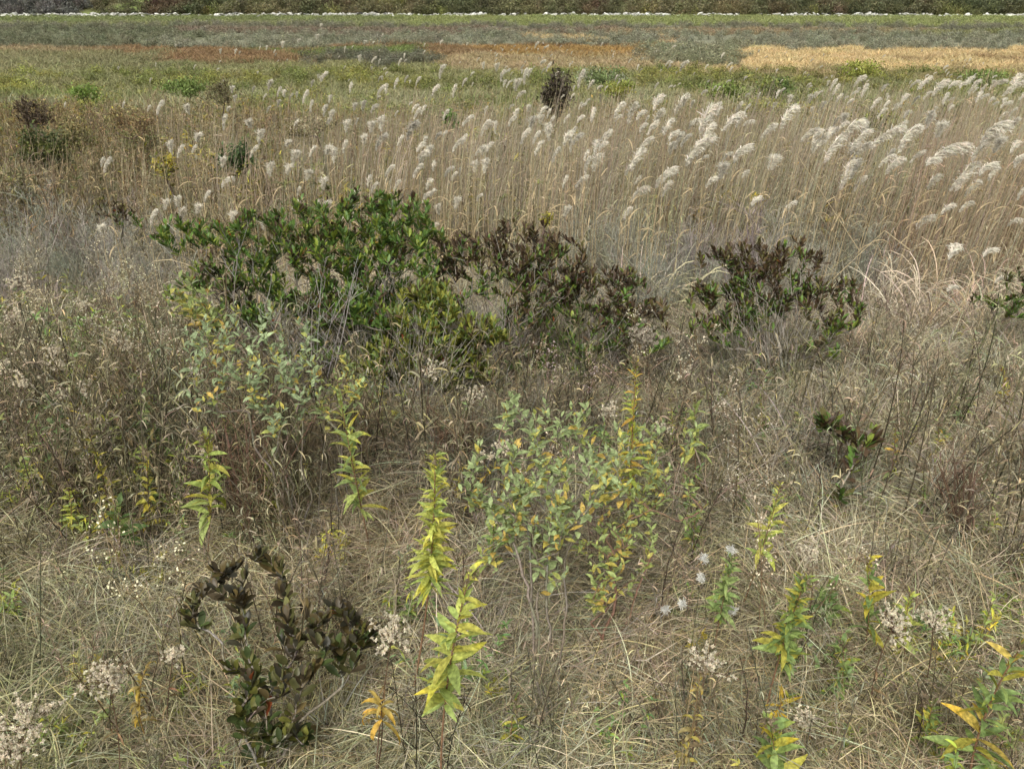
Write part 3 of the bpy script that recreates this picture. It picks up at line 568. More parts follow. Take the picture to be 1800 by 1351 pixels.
groundsel('small grey green bush with orange yellow leaves, below the left green shrub', (600, 930), [(580, 650, 22, 3.6), (612, 690, 24, 3.5), (560, 700, 22, 3.5), (605, 660, 20, 3.6)], 22, .35, L0=.055, r0=.008)
groundsel('leafy branch clump with light green and yellow leaves low behind the front centre bush', (1150, 960), [(1110, 780, 30, 3.2), (1090, 830, 34, 3.1), (1150, 790, 26, 3.2), (1200, 790, 22, 3.3), (1140, 850, 26, 3.0)], 26, .4, L0=.06, r0=.008)
groundsel('young bush of green and yellow leaves at the left edge of the big green shrub', (345, 700), [(330, 530, 26, 4.6), (350, 555, 22, 4.5), (310, 545, 20, 4.6), (365, 590, 24, 4.4)], 20, .45, L0=.09, r0=.008, g=c_(.26, .32, .12))

# leafless grey twig shrubs
def bare(label, basepx, toppx, n=9, spread=.35, col=c_(.33, .31, .29), Yb=None):
    base = on_ground(*basepx); top = on_plane(toppx[0], toppx[1], base[1]); h = top[2] - base[2]; root = thing('leafless_shrub', label, 'shrub', base, 'leafless shrubs')
    b = MB(); P = curves(disc(n, .05), U(0, 6.28, n), R(90) - U(.05, spread, n), U(.7, 1.05, n) * h, 8, U(-.2, .2, n)); off = (top - base)[:2] / max(h, .1); P[..., :2] += P[..., 2:3] * off
    b.tube(P, np.linspace(.006, .0022, 8)[None], jit(np.tile(col, (n, 1))), 4); b.build('stem', M_bark, root)
    t = MB(); m = n * 12; Q = curves(P[rng.integers(0, n, m), rng.integers(3, 8, m)], U(0, 6.28, m), U(.3, 1.3, m), U(.06, .22, m) * h, 5, U(-.5, .3, m)); t.tube(Q, .0016, jit(np.tile(col, (m, 1))), 3)
    m2 = m * 3; X = curves(Q[rng.integers(0, m, m2), rng.integers(1, 5, m2)], U(0, 6.28, m2), U(.2, 1.3, m2), U(.03, .08, m2) * h, 4, U(-.5, .5, m2)); t.strip(X, .001, jit(np.tile(col, (m2, 1))), U(-1, 1, m2)); t.build('twigs', M_bark, root)
bare('leafless grey shrub standing before the dark base of the left green shrub', (555, 740), (545, 500), 9)
bare('pale leafless twigs rising in front of the left green shrub with one tall bare stick', (400, 690), (385, 410), 6, .25)
bare('fine grey leafless shrub under the brown shrub at the left, beside bluish scrub', (185, 520), (180, 400), 14, .5)
bare('grey leafless shrub between the middle and right shrubs', (1215, 560), (1205, 400), 12, .4)
bare('small leafless shrub just right behind the right shrub', (1545, 545), (1530, 430), 10, .4)
bare('leafless reddish brown twig bush standing in the dark dry patch left of centre', (440, 960), (430, 740), 16, .45, c_(.22, .14, .10))
bare('low dark leafless twig bush under the olive green low shrub', (800, 830), (800, 720), 18, .6, c_(.20, .13, .09))
bare('dark brown leafless stems among the curled grass at the right edge', (1700, 960), (1690, 800), 10, .4, c_(.17, .11, .08))

# ------------------------------------------------------------------ upright leafy weeds
YG = [c_(.48, .52, .13), c_(.54, .52, .12), c_(.34, .43, .13)]; GG = [c_(.20, .29, .10), c_(.26, .35, .11), c_(.45, .42, .08)]; YO = [c_(.55, .47, .08), c_(.42, .44, .10), c_(.54, .36, .08)]
def weed(label, bpx, tpx, nl, Lf, pal, t0=.35, hw=.13, name='goldenrod', cat='wildflower', group='tall leafy weeds', tip='seed', stemc=c_(.22, .13, .08), Y=None, pw=None, droop=(.25, 1.15), bow=None, rs=.0032, el=(.2, .95), lean_y=0.):
    base = on_ground(*bpx); 
    top = on_plane(tpx[0], tpx[1], base[1] + lean_y); h = top - base; root = thing(name, label, cat, base, group)
    bow = rng.normal(0, .03, 3) if bow is None else np.array(bow, float)
    t = np.linspace(0, 1, 14)[:, None]; P = (h * t + bow * 4 * t * (1 - t) * np.linalg.norm(h))[None]
    b = MB(); b.tube(P, np.linspace(rs, rs * .45, 14)[None], stemc, 5); b.build('stem', M_bark, root)
    Lf = Lf * 1.18; hw = hw * .9; nl = int(nl * 1.3); f = MB(); m = nl; t0 = t0 if t0 > .5 else t0 + .08; s = t0 + (1 - t0) * (np.arange(m) + U(0, 1, m)) / m; i = s * 13; i0 = np.minimum(i.astype(int), 12); fr = (i - i0)[:, None]
    B = P[0, i0] * (1 - fr) + P[0, i0 + 1] * fr; u = (s - t0) / (1 - t0)
    L_ = Lf * U(.45, 1.15, m) * (1.1 - .62 * u); Q = curves(B, np.arange(m) * 2.4 + rng.normal(0, .9, m), el[0] + (el[1] - el[0]) * u + rng.normal(0, .34, m), L_, 7, U(droop[0], droop[1], m), 1.2, rng.normal(0, .3, m))
    C = np.array(pal)[rng.choice(len(pal), m, p=pw)] * (1 + rng.normal(0, .12, (m, 1)))
    tipc = np.repeat(C[:, None], 7, 1); old = U(0, 1, m) < .18; tipc[old, 4:] = tipc[old, 4:] * c_(1.15, 1.0, .6)
    f.strip(Q, (L_ * hw)[:, None] * np.interp(np.linspace(0, 1, 7), np.linspace(0, 1, 6), PROF_LANCE), np.clip(tipc, 0, .9), U(-.7, .7, m), fold=.3); f.build('foliage', M_leaf, root, smooth=True)
    if tip == 'seed': puffs(root, P[0, -1], 5, .035, c_(.34, .28, .20), 8)
    return root, P[0]
def puffs(root, at, nb, r, col, per=18, rp=.009, up=.8):
    s = MB(); Q = curves(np.tile(at - c_(0, 0, r * .6), (nb, 1)), U(0, 6.28, nb), U(up - .5, 1.5, nb), U(.6, 1.3, nb) * r * 1.3, 5, U(-.3, .5, nb)); s.tube(Q, .0011, c_(.20, .13, .09), 3)
    r *= .75; k = nb * 5; c = Q[rng.integers(0, nb, k), rng.integers(2, 5, k)] + rng.normal(0, rp * 1.1, (k, 3)); m = k * per; cc = np.repeat(c, per, 0)
    d = unit(rng.normal(0, 1, (m, 3))); P = cc[:, None] + d[:, None] * (np.linspace(.1, 1, 3) * rp)[None, :, None] * U(.6, 1.2, (m, 1, 1)); s.strip(P, np.array([.0012, .0022, .0010]) * rp / .007, jit(np.tile(col, (m, 1)), .15, .03), U(-3, 3, m))
    s.build('seed_head', M_fluff, root)
weed('tall yellow green weed with big drooping leaves, nearest the bottom middle', (778, 1440), (825, 1010), 44, .12, YG, .52, .17, bow=(-.03, 0, 0), rs=.0045)
weed('densest bright yellow green weed, left of the front centre bush', (722, 1235), (765, 800), 170, .085, YG, .52, .12, bow=(.02, 0, 0), rs=.0045, pw=[.5, .25, .25])
weed('pale yellow green weed with pointed leaves standing before the leftmost grey bush', (655, 985), (592, 665), 58, .12, [c_(.36, .42, .13), c_(.44, .42, .1), c_(.25, .33, .12)], .22, .13, rs=.004)
weed('light green weed with yellow edged drooping leaves, left of the middle', (362, 1010), (362, 765), 44, .125, [c_(.33, .40, .13), c_(.30, .38, .10), c_(.46, .44, .10)], .3, .14, droop=(.3, 1.3))
weed('orange and yellow leaved weed rising tallest behind the front centre bush', (1098, 1010), (1118, 640), 95, .075, YO + [c_(.33, .40, .08)], .42, .12, rs=.0036)
weed('upright leafy green weed right of the white tufted aster', (1335, 1290), (1418, 1015), 80, .09, GG, .32, .15, rs=.004)
weed('large green and orange leaved weed at the lower right edge', (1700, 1420), (1795, 1135), 40, .13, GG + [c_(.55, .42, .10)], .25, .15, rs=.005)
weed('squat bright green weed at the bottom edge, right of the middle', (1362, 1440), (1352, 1265), 36, .11, GG, .2, .17)
weed('broad leaved green and yellow weed in the grass at the right', (1510, 1175), (1525, 985), 26, .11, GG + [c_(.5, .42, .06)], .35, .18, droop=(.2, .9))
weed('broad dark green leaved weed left of the broad yellow leaved one', (1440, 1130), (1462, 1030), 20, .11, [c_(.15, .24, .08), c_(.2, .28, .09)], .4, .2, droop=(.2, .8))
weed('slender yellowish weed leaning right, before the small bronze bush', (1295, 1090), (1372, 850), 34, .085, YG, .4, .14)
weed('yellow leaved weed on a dark stem, left of the light green weed', (265, 960), (258, 795), 26, .07, [c_(.5, .42, .07), c_(.42, .40, .08)], .15, .18, stemc=c_(.08, .05, .04))
weed('bushy yellow leaved weed on a dark stem at the far left', (195, 965), (150, 745), 46, .07, [c_(.46, .41, .08), c_(.38, .34, .07), c_(.22, .24, .08)], .2, .16, stemc=c_(.08, .05, .04))
weed('low weed with three broad dark green leaves near the left side', (215, 990), (210, 885), 12, .12, [c_(.14, .22, .08), c_(.2, .26, .08)], .3, .22, tip=None, droop=(.3, 1))
weed('tall green weed with long drooping willow like leaves at the left', (110, 880), (85, 690), 40, .11, [c_(.17, .26, .11), c_(.20, .28, .12)], .25, .13)
weed('green weed with a brown leaning stem among seed heads, left of the reddish twigs', (270, 870), (232, 640), 36, .10, [c_(.24, .30, .10), c_(.33, .27, .12), c_(.18, .24, .1)], .2, .13)
weed('brown withered weed with hanging leaves left of the reddish twigs', (232, 850), (208, 670), 26, .09, [c_(.24, .16, .09), c_(.32, .24, .13)], .3, .13, stemc=c_(.09, .05, .035), droop=(1, 2.3))
weed('slim yellow tipped weed near the left grey bush', (175, 640), (178, 600), 18, .08, YG, .2, .14)
weed('light green weed with wide leaves behind the orange leaved weed', (1225, 880), (1222, 700), 26, .10, [c_(.30, .37, .13), c_(.40, .42, .10)], .35, .15)
weed('narrow yellow green spire between the orange leaved weed and the right shrub', (1180, 830), (1178, 700), 60, .035, YG, .3, .12)
weed('thin green weed with tiny leaves standing in the curled grass', (1610, 930), (1622, 820), 30, .035, GG, .2, .15, stemc=c_(.1, .08, .05))
weed('small orange and green leaved seedling in the grass right of the bronze bush', (1560, 880), (1575, 745), 20, .05, YO + GG[:2], .3, .2)
weed('small yellow and green seedling near the right side, next to the curled grass', (1640, 850), (1650, 740), 20, .05, YO + GG[:2], .3, .2)
weed('wilted stalk with orange yellow hanging leaves below the white seed head at bottom', (652, 1400), (668, 1235), 12, .11, [c_(.60, .38, .08), c_(.48, .36, .1)], .75, .11, tip=None, droop=(1.6, 2.4), stemc=c_(.08, .045, .03))
weed('golden brown wilted stalk curled over at the lower left', (275, 1330), (262, 1165), 34, .06, [c_(.45, .34, .08), c_(.35, .27, .1)], .3, .14, tip=None, droop=(1.4, 2.6), stemc=c_(.3, .2, .08), bow=(-.1, 0, .02))
weed('withered brown stalk leaning right at the bottom, right of the bare stems', (1182, 1400), (1232, 1170), 34, .06, [c_(.34, .28, .12), c_(.45, .38, .1), c_(.22, .17, .1)], .25, .15, droop=(1.4, 2.6), stemc=c_(.2, .14, .08))
weed('low yellow leaved sprig below the white tufted aster', (1225, 1165), (1232, 1115), 12, .07, [c_(.52, .42, .07)], .1, .2, tip=None)
weed('short stalk with orange yellow leaves under the upright green weed', (1355, 1290), (1378, 1225), 10, .10, [c_(.60, .42, .06), c_(.5, .4, .07)], .4, .14, tip=None, droop=(.2, 1))
weed('lying orange leaved stalk in the grass at the lower right', (1395, 1255), (1485, 1235), 22, .045, [c_(.58, .36, .06), c_(.35, .22, .08)], .1, .16, tip=None)
weed('yellow tinged green weed cut by the right edge, above the large orange leaved one', (1790, 1010), (1800, 960), 24, .06, GG, .1, .15, stemc=c_(.09, .05, .04))
for lab, bp, tp, nl, lf, pl in (('green leafy weed beside the yellowing lower bush, under its first branch', (1215, 1010), (1225, 890), 40, .07, GG), ('yellow green weed rising from the grass between the two lower right leafy ones', (1590, 1180), (1600, 1040), 36, .075, YG),
    ('bright green low weed left of the wide cream seed head', (1470, 1240), (1482, 1130), 34, .08, GG), ('lime green weed among the dead stems at far left', (60, 900), (50, 770), 44, .08, GG + YG), ('small lime weed under the willow leaved one at left', (130, 960), (120, 850), 36, .07, YG),
    ('yellow green slim weed left of the pale pointed leaved one', (480, 930), (470, 800), 34, .07, YG), ('green weed in the dead stems right of the densest yellow green weed', (870, 1030), (865, 880), 44, .07, GG), ('pale green weed near the bottom edge left of the bare stems', (900, 1330), (905, 1230), 26, .06, GG),
    ('fresh green weed in the grass at the lower right corner', (1620, 1340), (1640, 1235), 40, .08, GG), ('yellow green weed over the straw patch at left', (290, 760), (300, 640), 40, .08, YG + GG), ('light green weed between the seed heads at left', (160, 770), (155, 650), 40, .09, GG),
    ('green weed standing before the foot of the right shrub', (1340, 800), (1335, 700), 34, .07, GG), ('yellow weed among the tall straw grass at the right edge', (1770, 740), (1765, 650), 34, .07, YO)):
    weed(lab, bp, tp, nl, lf, pl, .2, .15)
# feathery weeds
def feathery(label, cpx, r, pal, n=7, Lf=.04, Y=None):
    g = on_ground(cpx[0], cpx[1] + r); d = proj(*g)[2]; R_ = r * d / F; root = thing('feathery_weed', label, 'wildflower', g, 'feathery narrow leaved weeds')
    b = MB(); P = curves(disc(n, .015), U(0, 6.28, n), U(.5, 1.4, n), U(1.2, 2.0, n) * R_, 8, U(-.4, .3, n)); b.tube(P, .0013, c_(.28, .24, .10), 3); b.build('stem', M_bark, root)
    f = MB(); m = n * 26; Q = curves(P[rng.integers(0, n, m), rng.integers(2, 8, m)], U(0, 6.28, m), U(0, 1.3, m), U(.6, 1.2, m) * Lf, 5, U(-.3, .8, m)); f.strip(Q, .0022 * np.array([.6, 1, 1, .8, .2]), np.array(pal)[rng.integers(0, len(pal), m)] * (1 + rng.normal(0, .15, (m, 1))), U(-1, 1, m)); f.build('foliage', M_leaf, root)
FY = [c_(.52, .48, .07), c_(.45, .46, .09)]; FG = [c_(.28, .40, .09), c_(.36, .42, .08)]
for lab, c, r, pl in (('small feathery yellow weed at the left, upper one of two neighbours in matted grass', (215, 985), 28, FY), ('wider feathery yellow weed beside the smaller one on the matted grass at left', (277, 1002), 34, FY),
        ('feathery yellow tuft just left of the top of the front centre bush', (905, 735), 30, FY), ('feathery yellow green tuft in the lower left, right of the golden wilted stalk', (322, 1205), 42, FY + FG),
        ('feathery green and golden tuft beside pale seed heads at the lower right', (1645, 1145), 46, FG + [c_(.55, .42, .05)]), ('feathery bright green spray at the left edge', (30, 850), 62, FG + FY[:1]),
        ('tiny feathery yellow tuft in the grass below the white tufted aster', (1165, 1225), 22, FY), ('feathery green tuft at the lower left, right of the corner seed heads', (130, 1260), 40, FG),
        ('feathery yellow sprig under the dark stem left of the dense yellow weed', (585, 940), 16, FY), ('feathery pale green tuft in the lower right grass', (1480, 1295), 34, FG),
        ('feathery light green tuft at the right edge under the curled grass', (1745, 1060), 30, FG)):
    feathery(lab, c, r, pl)
# the aster with white fluffy heads
root, P = weed('green leafy weed carrying white fluffy heads in the lower right middle', (1250, 1165), (1287, 975), 70, .07, [c_(.24, .33, .12), c_(.3, .38, .14)], .3, .15, name='aster_plant', tip=None)
for q in ((1285, 965), (1237, 980), (1232, 1016), (1288, 1072), (1200, 1060), (1170, 1071)):
    p = on_plane(q[0], q[1], root.location.y) - np.array(root.location); 
    s = MB(); j = np.argmin(np.abs(P[:, 2] - p[2] + .08)); t = np.linspace(0, 1, 5)[:, None]; s.tube((P[j] * (1 - t) + p * t)[None], .001, c_(.25, .3, .15), 3); s.build('flower_stalk', M_bark, root)
    s = MB(); m = 130; d = unit(rng.normal(0, 1, (m, 3))); Q = p[None, None] + rng.normal(0, .006, (m, 1, 3)) + d[:, None] * (np.linspace(0, .016, 3))[None, :, None]; s.strip(Q, .0009, c_(.85, .85, .84), U(-3, 3, m)); s.build('fluffy_head', M_fluff, root)
# seed head weeds
def seedhead(label, tpx, bpx, nb=12, r=.05, col=c_(.82, .76, .64), rp=.008, leaves=6, stemc=c_(.14, .09, .06), Y=None, group='weeds with pale seed heads', per=14):
    base = on_ground(*bpx); top = on_plane(tpx[0], tpx[1], base[1]); root = thing('seeding_weed', label, 'wildflower', base, group); h = top - base
    t = np.linspace(0, 1, 12)[:, None]; bow = rng.normal(0, .04, 3); P = (h * t + bow * 4 * t * (1 - t) * np.linalg.norm(h))[None]
    b = MB(); b.tube(P, np.linspace(.0032, .0016, 12)[None], stemc, 4)
    m = 7; Q = curves(P[0, rng.integers(7, 12, m)], U(0, 6.28, m), U(.5, 1.2, m), U(.03, .09, m), 4, U(-.4, .3, m)); b.tube(Q, .001, stemc, 3); b.build('stem', M_bark, root)
    puffs(root, P[0, -1], nb, r, col, per, rp)
    if leaves:
        f = MB(); Q = curves(P[0, rng.integers(1, 9, leaves)], U(0, 6.28, leaves), U(-.2, .6, leaves), U(.04, .08, leaves), 6, U(.8, 2.6, leaves)); f.strip(Q, .004 * PROF_LANCE, jit(np.tile(c_(.25, .17, .09), (leaves, 1)), .3), U(-1, 1, leaves)); f.build('withered_leaves', M_leaf, root)
for a in (('big cream seed head on a dark stem in the lower left', (185, 1190), (208, 1420), 22, .055), ('large blurry cream seed head in the bottom left corner, the upper of two', (45, 1262), (60, 1480), 26, .07), ('lower cream seed head in the very bottom left corner', (12, 1318), (10, 1520), 20, .06),
          ('loose white seed head on a brown stem beside the dark maroon bush', (690, 1112), (660, 1390), 22, .06), ('wide cream seed head over yellow leaves on a dark stem at the lower right', (1572, 1098), (1530, 1275), 24, .06), ('pale seed head right of the wide cream one, next to a feathery tuft', (1640, 1090), (1620, 1230), 16, .06),
          ('dry grey seed head in the grass above the upright green weed', (1425, 970), (1400, 1130), 14, .045), ('dull grey brown seed head above the withered leaning stalk at the bottom', (1245, 1165), (1215, 1390), 18, .06), ('small buff seed head at the end of a twig near the golden wilted stalk', (305, 1150), (292, 1310), 10, .035),
          ('grey dried seed head over the lying orange stalk at lower right', (1412, 1262), (1425, 1330), 14, .04), ('white seed head on the red stemmed weed left of the orange leaved weed', (1075, 720), (1030, 860), 14, .05), ('small white seed head left of the front centre bush top', (885, 785), (930, 930), 10, .035),
          ('small white seed head, the lower of two left of the front centre bush', (852, 803), (870, 930), 8, .03), ('loose pale seed head before the low olive shrub', (758, 652), (748, 850), 14, .06), ('loose pale seed head right of the one before the low olive shrub', (835, 690), (830, 840), 18, .07),
          ('white seed head near the left edge, uppermost of the left group', (30, 492), (50, 690), 16, .09), ('white seed head at the left edge below the uppermost', (22, 560), (40, 760), 14, .07), ('white seed head by the straw patch at left', (150, 535), (130, 680), 12, .07),
          ('round white seed head above the willow leaved weed at left', (98, 618), (110, 800), 12, .045), ('white seed head on a leaning stem right of the straw patch', (205, 592), (270, 780), 14, .06), ('grey white seed head just below the one on the leaning stem', (225, 607), (285, 800), 12, .05),
          ('white seed head low at left, beside the yellow leaved weed', (102, 695), (118, 850), 12, .045), ('round white seed head in the middle of the left group', (98, 645), (90, 820), 12, .04), ('pale seed head cut by the left edge', (6, 645), (12, 830), 10, .05), ('dull white seed head right of the low left one', (148, 682), (170, 850), 12, .05),
          ('small white seed head near the left grey bush', (345, 648), (352, 830), 8, .045), ('tiny white seed head on top of the left grey bush', (366, 550), (385, 700), 8, .03), ('grey seed head against the light green weed at left', (368, 790), (372, 960), 10, .035), ('white seed head above the dead stems, second from the left edge', (40, 672), (55, 850), 10, .05),
          ('pale seed head between the orange leaved weed and the thin spire', (1165, 752), (1150, 880), 8, .04), ('small white seed head by the right foot of the middle clump', (1205, 655), (1200, 760), 8, .05)):
    seedhead(*a)
# flattened silver plume of a bent grass before the middle clump
seedhead('silky silver wind blown grass plume before the middle clump, right end', (1130, 592), (1150, 760), 26, .075, c_(.52, .47, .40), .014, 4)
# dark thin dead stalks
for lab, bp, tp in (('tall thin black stalk rising from the dark maroon bush', (553, 1090), (578, 790)), ('thin black stalk in front of the light green weed', (372, 1000), (352, 800)), ('dark leaning stalk ending above the white tufted aster', (1165, 1120), (1215, 880)),
                    ('dark stalk curving right behind the white tufted aster', (1200, 1030), (1275, 850)), ('dark knotty stalk left of the bronze bush', (1435, 960), (1440, 800)), ('black knotty stalk at the right among curled grass', (1680, 900), (1722, 760)),
                    ('dark thin stalk at far left, standing right of the yellow leaved weed', (48, 760), (35, 650)), ('red brown stalk below the olive shrub', (828, 850), (825, 720)), ('dark stalk leaning right at the right edge', (1740, 1030), (1800, 950)),
                    ('straight dark stalk standing alone left of the willow leaved weed', (90, 700), (85, 430)), ('dark stalk left of the reddish twigs', (410, 940), (395, 730)), ('long bare dark twig lying against the bottom grass', (1030, 1310), (1155, 1240)),
                    ('twin dark stalk at the lower right below cream seed head', (1600, 1340), (1612, 1200)), ('thin dark stalk at the bottom, left of squat green weed', (1290, 1330), (1300, 1150))):
    g = on_ground(*bp); top = on_plane(tp[0], tp[1], g[1]); h = top - g; root = thing('dead_stalk', lab, 'dead stalk', g, 'dark dead stalks'); t = np.linspace(0, 1, 16)[:, None]
    P = (h * t + rng.normal(0, .03, 3) * 4 * t * (1 - t) * np.linalg.norm(h) + rng.normal(0, .002, (16, 3)))[None]; b = MB(); b.tube(P, np.linspace(.0028, .0012, 16)[None], c_(.055, .038, .03), 4); b.build('stem', M_bark, root)
    f = MB(); m = 22; Q = curves(P[0, rng.integers(4, 16, m)], U(0, 6.28, m), U(-.5, 1, m), U(.01, .035, m), 5, U(0, 2.5, m)); f.strip(Q, .0025 * np.array([.4, 1, 1, .7, .2]), jit(np.tile(c_(.10, .07, .05), (m, 1)), .3), U(-1, 1, m)); f.build('withered_leaves', M_leaf, root)

# ------------------------------------------------------------------ bushes further off
def far_bush(label, cpx, rx, ry, col, Y, name='bush', nl=900, leaf=.06, var=.3, col2=None, cat='bush', twig=c_(.16, .13, .11)):
    """cpx: centre of the crown in the photograph, rx, ry: its half sizes in pixels"""
    c = on_plane(cpx[0], cpx[1], Y); d = proj(*c)[2]; rx, rz = rx * d / F, ry * d / F * 1.05; base = np.array([c[0], Y, gz(c[0], Y)])
    root = thing(name, label, cat, base, 'bushes beyond the shrub row'); n = 34; c = c - base
    v = unit(rng.normal(0, 1, (n, 3))); tips = c + v * c_(rx, rx * .8, rz) * U(.45, 1.0, (n, 1)); tips[:, 2] = np.maximum(tips[:, 2], .1)
    b = MB(); grow(b, np.zeros(3), tips, .02, twig, K=4); b.build('branches', M_bark, root)
    m = nl; cl = tips[rng.integers(0, n, m)] + rng.normal(0, 1, (m, 3)) * c_(rx, rx, rz) * .2; cl[:, 2] = np.maximum(cl[:, 2], .03)
    P = curves(cl, U(0, 6.28, m), U(-.2, 1.4, m), U(.6, 1.3, m) * leaf, 4, U(-.2, .8, m)); C = np.tile(col, (m, 1))
    if col2 is not None: q = vnoise(cl[:, 0], cl[:, 2], rx * .5, 60) + U(-.25, .25, m) > .5; C[q] = col2
    f = MB(); f.strip(P, leaf * .26 * np.array([.3, 1, .8, .1]), jit(C, var), U(-1, 1, m)); f.build('foliage', M_leaf, root)
far_bush('dark brownish juniper like bush amid pale reed plumes near the upper middle', (978, 170), 28, 34, c_(.085, .07, .05), 21, nl=1300, leaf=.09)
far_bush('dark green bush half hidden by reeds at the upper left', (418, 285), 34, 26, c_(.075, .12, .045), 13, nl=800, leaf=.07)
far_bush('green bush with dark twiggy top at the left', (75, 262), 42, 34, c_(.13, .15, .045), 14, nl=1300, leaf=.07, col2=c_(.09, .11, .045))
far_bush('dark brown twiggy bush above the green one at the left', (60, 200), 30, 24, c_(.10, .075, .05), 17, nl=900, leaf=.06)
far_bush('bright green bush in the upper left meadow', (150, 162), 28, 14, c_(.20, .29, .07), 30, nl=700, leaf=.10)
far_bush('wide bright green patch of bush left of the orange brown flat', (320, 155), 40, 14, c_(.19, .26, .08), 30, nl=1100, leaf=.10)
far_bush('green bush with whitish top beyond the juniper like bush', (1060, 132), 44, 14, c_(.20, .26, .11), 33, nl=1200, leaf=.10, col2=c_(.36, .37, .26))
far_bush('yellow bush right of the juniper like bush', (1090, 160), 28, 14, c_(.38, .38, .09), 27, nl=900, leaf=.09, col2=c_(.27, .31, .08))
far_bush('round yellow green bush against the tan flat at the upper right', (1515, 122), 36, 13, c_(.34, .37, .09), 44, nl=900, leaf=.13)
far_bush('dark green bush in the middle of the right meadow', (1360, 155), 38, 16, c_(.15, .21, .07), 28, nl=1000, leaf=.10, col2=c_(.26, .30, .09))
far_bush('yellow green bush left of the dark green meadow bush', (1270, 160), 34, 15, c_(.22, .28, .08), 28, nl=900, leaf=.10)
far_bush('olive bush below the dark green meadow bush', (1350, 190), 48, 14, c_(.34, .34, .10), 24, nl=1000, leaf=.09, col2=c_(.24, .27, .08))
far_bush('dark olive bush among the plumes at the right', (1545, 215), 34, 18, c_(.17, .17, .08), 18, nl=900, leaf=.08, col2=c_(.27, .28, .08))
far_bush('green bush at the upper right edge', (1735, 138), 40, 12, c_(.20, .27, .08), 34, nl=900, leaf=.11)
far_bush('small bush with yellow leaves by the reeds, left of the upright plumes', (290, 292), 18, 20, c_(.22, .22, .07), 12, nl=500, leaf=.05, col2=c_(.45, .38, .07))
far_bush('small green bush in the reeds at the upper middle', (792, 212), 14, 14, c_(.14, .25, .06), 18, nl=350, leaf=.07)
far_bush('low green bush in the left half between plumes', (245, 245), 36, 18, c_(.20, .20, .10), 18, nl=900, leaf=.06, col2=c_(.28, .29, .13))
far_bush('wide olive brown bush at the far left among brown herbs', (20, 330), 50, 26, c_(.19, .18, .09), 11, nl=1200, leaf=.05, col2=c_(.27, .22, .11))
far_bush('dull green bush left of the lone pair of round plumes', (120, 240), 44, 26, c_(.21, .20, .09), 15, nl=1200, leaf=.06, col2=c_(.30, .25, .12))
far_bush('dark brown herb bush above the dark green half hidden one', (385, 165), 30, 18, c_(.17, .15, .08), 22, nl=700, leaf=.07)
far_bush('rusty brown herb bush under the wide bright green patch', (230, 215), 40, 24, c_(.24, .17, .09), 17, nl=900, leaf=.06, col2=c_(.30, .26, .12))
far_bush('pale seed covered bush in the upper middle of the reed bed', (540, 225), 46, 16, c_(.36, .32, .21), 16, nl=1000, leaf=.05, col2=c_(.25, .22, .11))
far_bush('small yellow leaved bush in the reeds behind the middle clump', (962, 385), 9, 12, c_(.45, .42, .08), 8.5, nl=160, leaf=.035)
far_bush('yellow leaved bush in the reeds at the middle', (850, 238), 34, 12, c_(.45, .40, .08), 16, nl=600, leaf=.05, col2=c_(.30, .31, .10))
far_bush('small yellow leaved bush under the reed plumes right of the middle', (1335, 350), 14, 9, c_(.48, .40, .06), 9.5, nl=200, leaf=.04)
far_bush('small grey shrub standing at the left foot of the hill on the marsh edge', (620, 20), 16, 7, c_(.13, .13, .12), 150, nl=500, leaf=.35)
far_bush('tiny dark shrub on the green hill slope at the upper left', (220, 10), 4, 4, c_(.07, .08, .05), 165, nl=120, leaf=.4)

# ------------------------------------------------------------------ reeds, each with its plume
def plume_mesh(k):
    b = MB(); lean = [.35, .7, 1.0, 1.25, .25, .85, 1.1, .5, .6, .95, .4, .8][k]; Lr = .27 * [1, 1.15, 1, .9, .75, 1.2, 1, .95, .8, 1.1, .7, 1][k]; thin = [1, .9, 1, .8, 1.1, .9, 1, .6, .5, .85, 1, .75][k]
    P = curves(np.zeros((1, 3)), 0., 1.5, Lr, 12, lean, .9)[0]; b.tube(P[None], np.linspace(.0022, .0008, 12)[None], c_(.42, .35, .26), 3)
    n = int(260 * thin); s = U(.0, 1, n) ** .9; i = s * 11; i0 = np.minimum(i.astype(int), 10); fr = (i - i0)[:, None]; B = P[i0] * (1 - fr) + P[i0 + 1] * fr
    L = (.03 + .085 * np.sin(np.pi * np.clip(1 - s, .02, 1) ** .65) ** 1.0) * U(.6, 1.15, n) * thin ** .5; az = rng.normal(0, .55 if k not in (4, 0, 10) else 1.3, n)
    re = 1.5 - lean * s ** .9; Q = curves(B, az, re - U(.0, .75, n), L, 7, U(.2, .9, n), 1.0); b.strip(Q, .0048 * np.array([.5, .9, 1.1, 1.1, .9, .6, .2]), jit(np.tile(c_(.84, .80, .72), (n, 1)), .12, .03), U(-1.5, 1.5, n))
    m = int(900 * thin); j = rng.integers(0, n, m); B2 = Q[j, rng.integers(1, 7, m)]; X = curves(B2, az[j] + rng.normal(0, .4, m), re[j] - U(.2, 1.3, m), U(.02, .045, m), 4, U(0, .7, m)); b.strip(X, .0019 * np.array([1, 1, .7, .2]), jit(np.tile(c_(.89, .86, .79), (m, 1)), .10, .02), U(-1.5, 1.5, m))
    return b.mesh('plume', M_fluff)
def reedstem_mesh(k):
    b = MB(); t = np.linspace(0, 1, 12)[:, None]; a = U(-.05, .05, 2); P = np.concatenate([a[0] * 4 * t * (1 - t), a[1] * 4 * t * (1 - t), 2.0 * t], 1)[None]
    b.tube(P, np.linspace(.0048, .0018, 12)[None], c_(.50, .40, .25) * U(.85, 1.1), 5); return b.mesh('stem', M_straw)
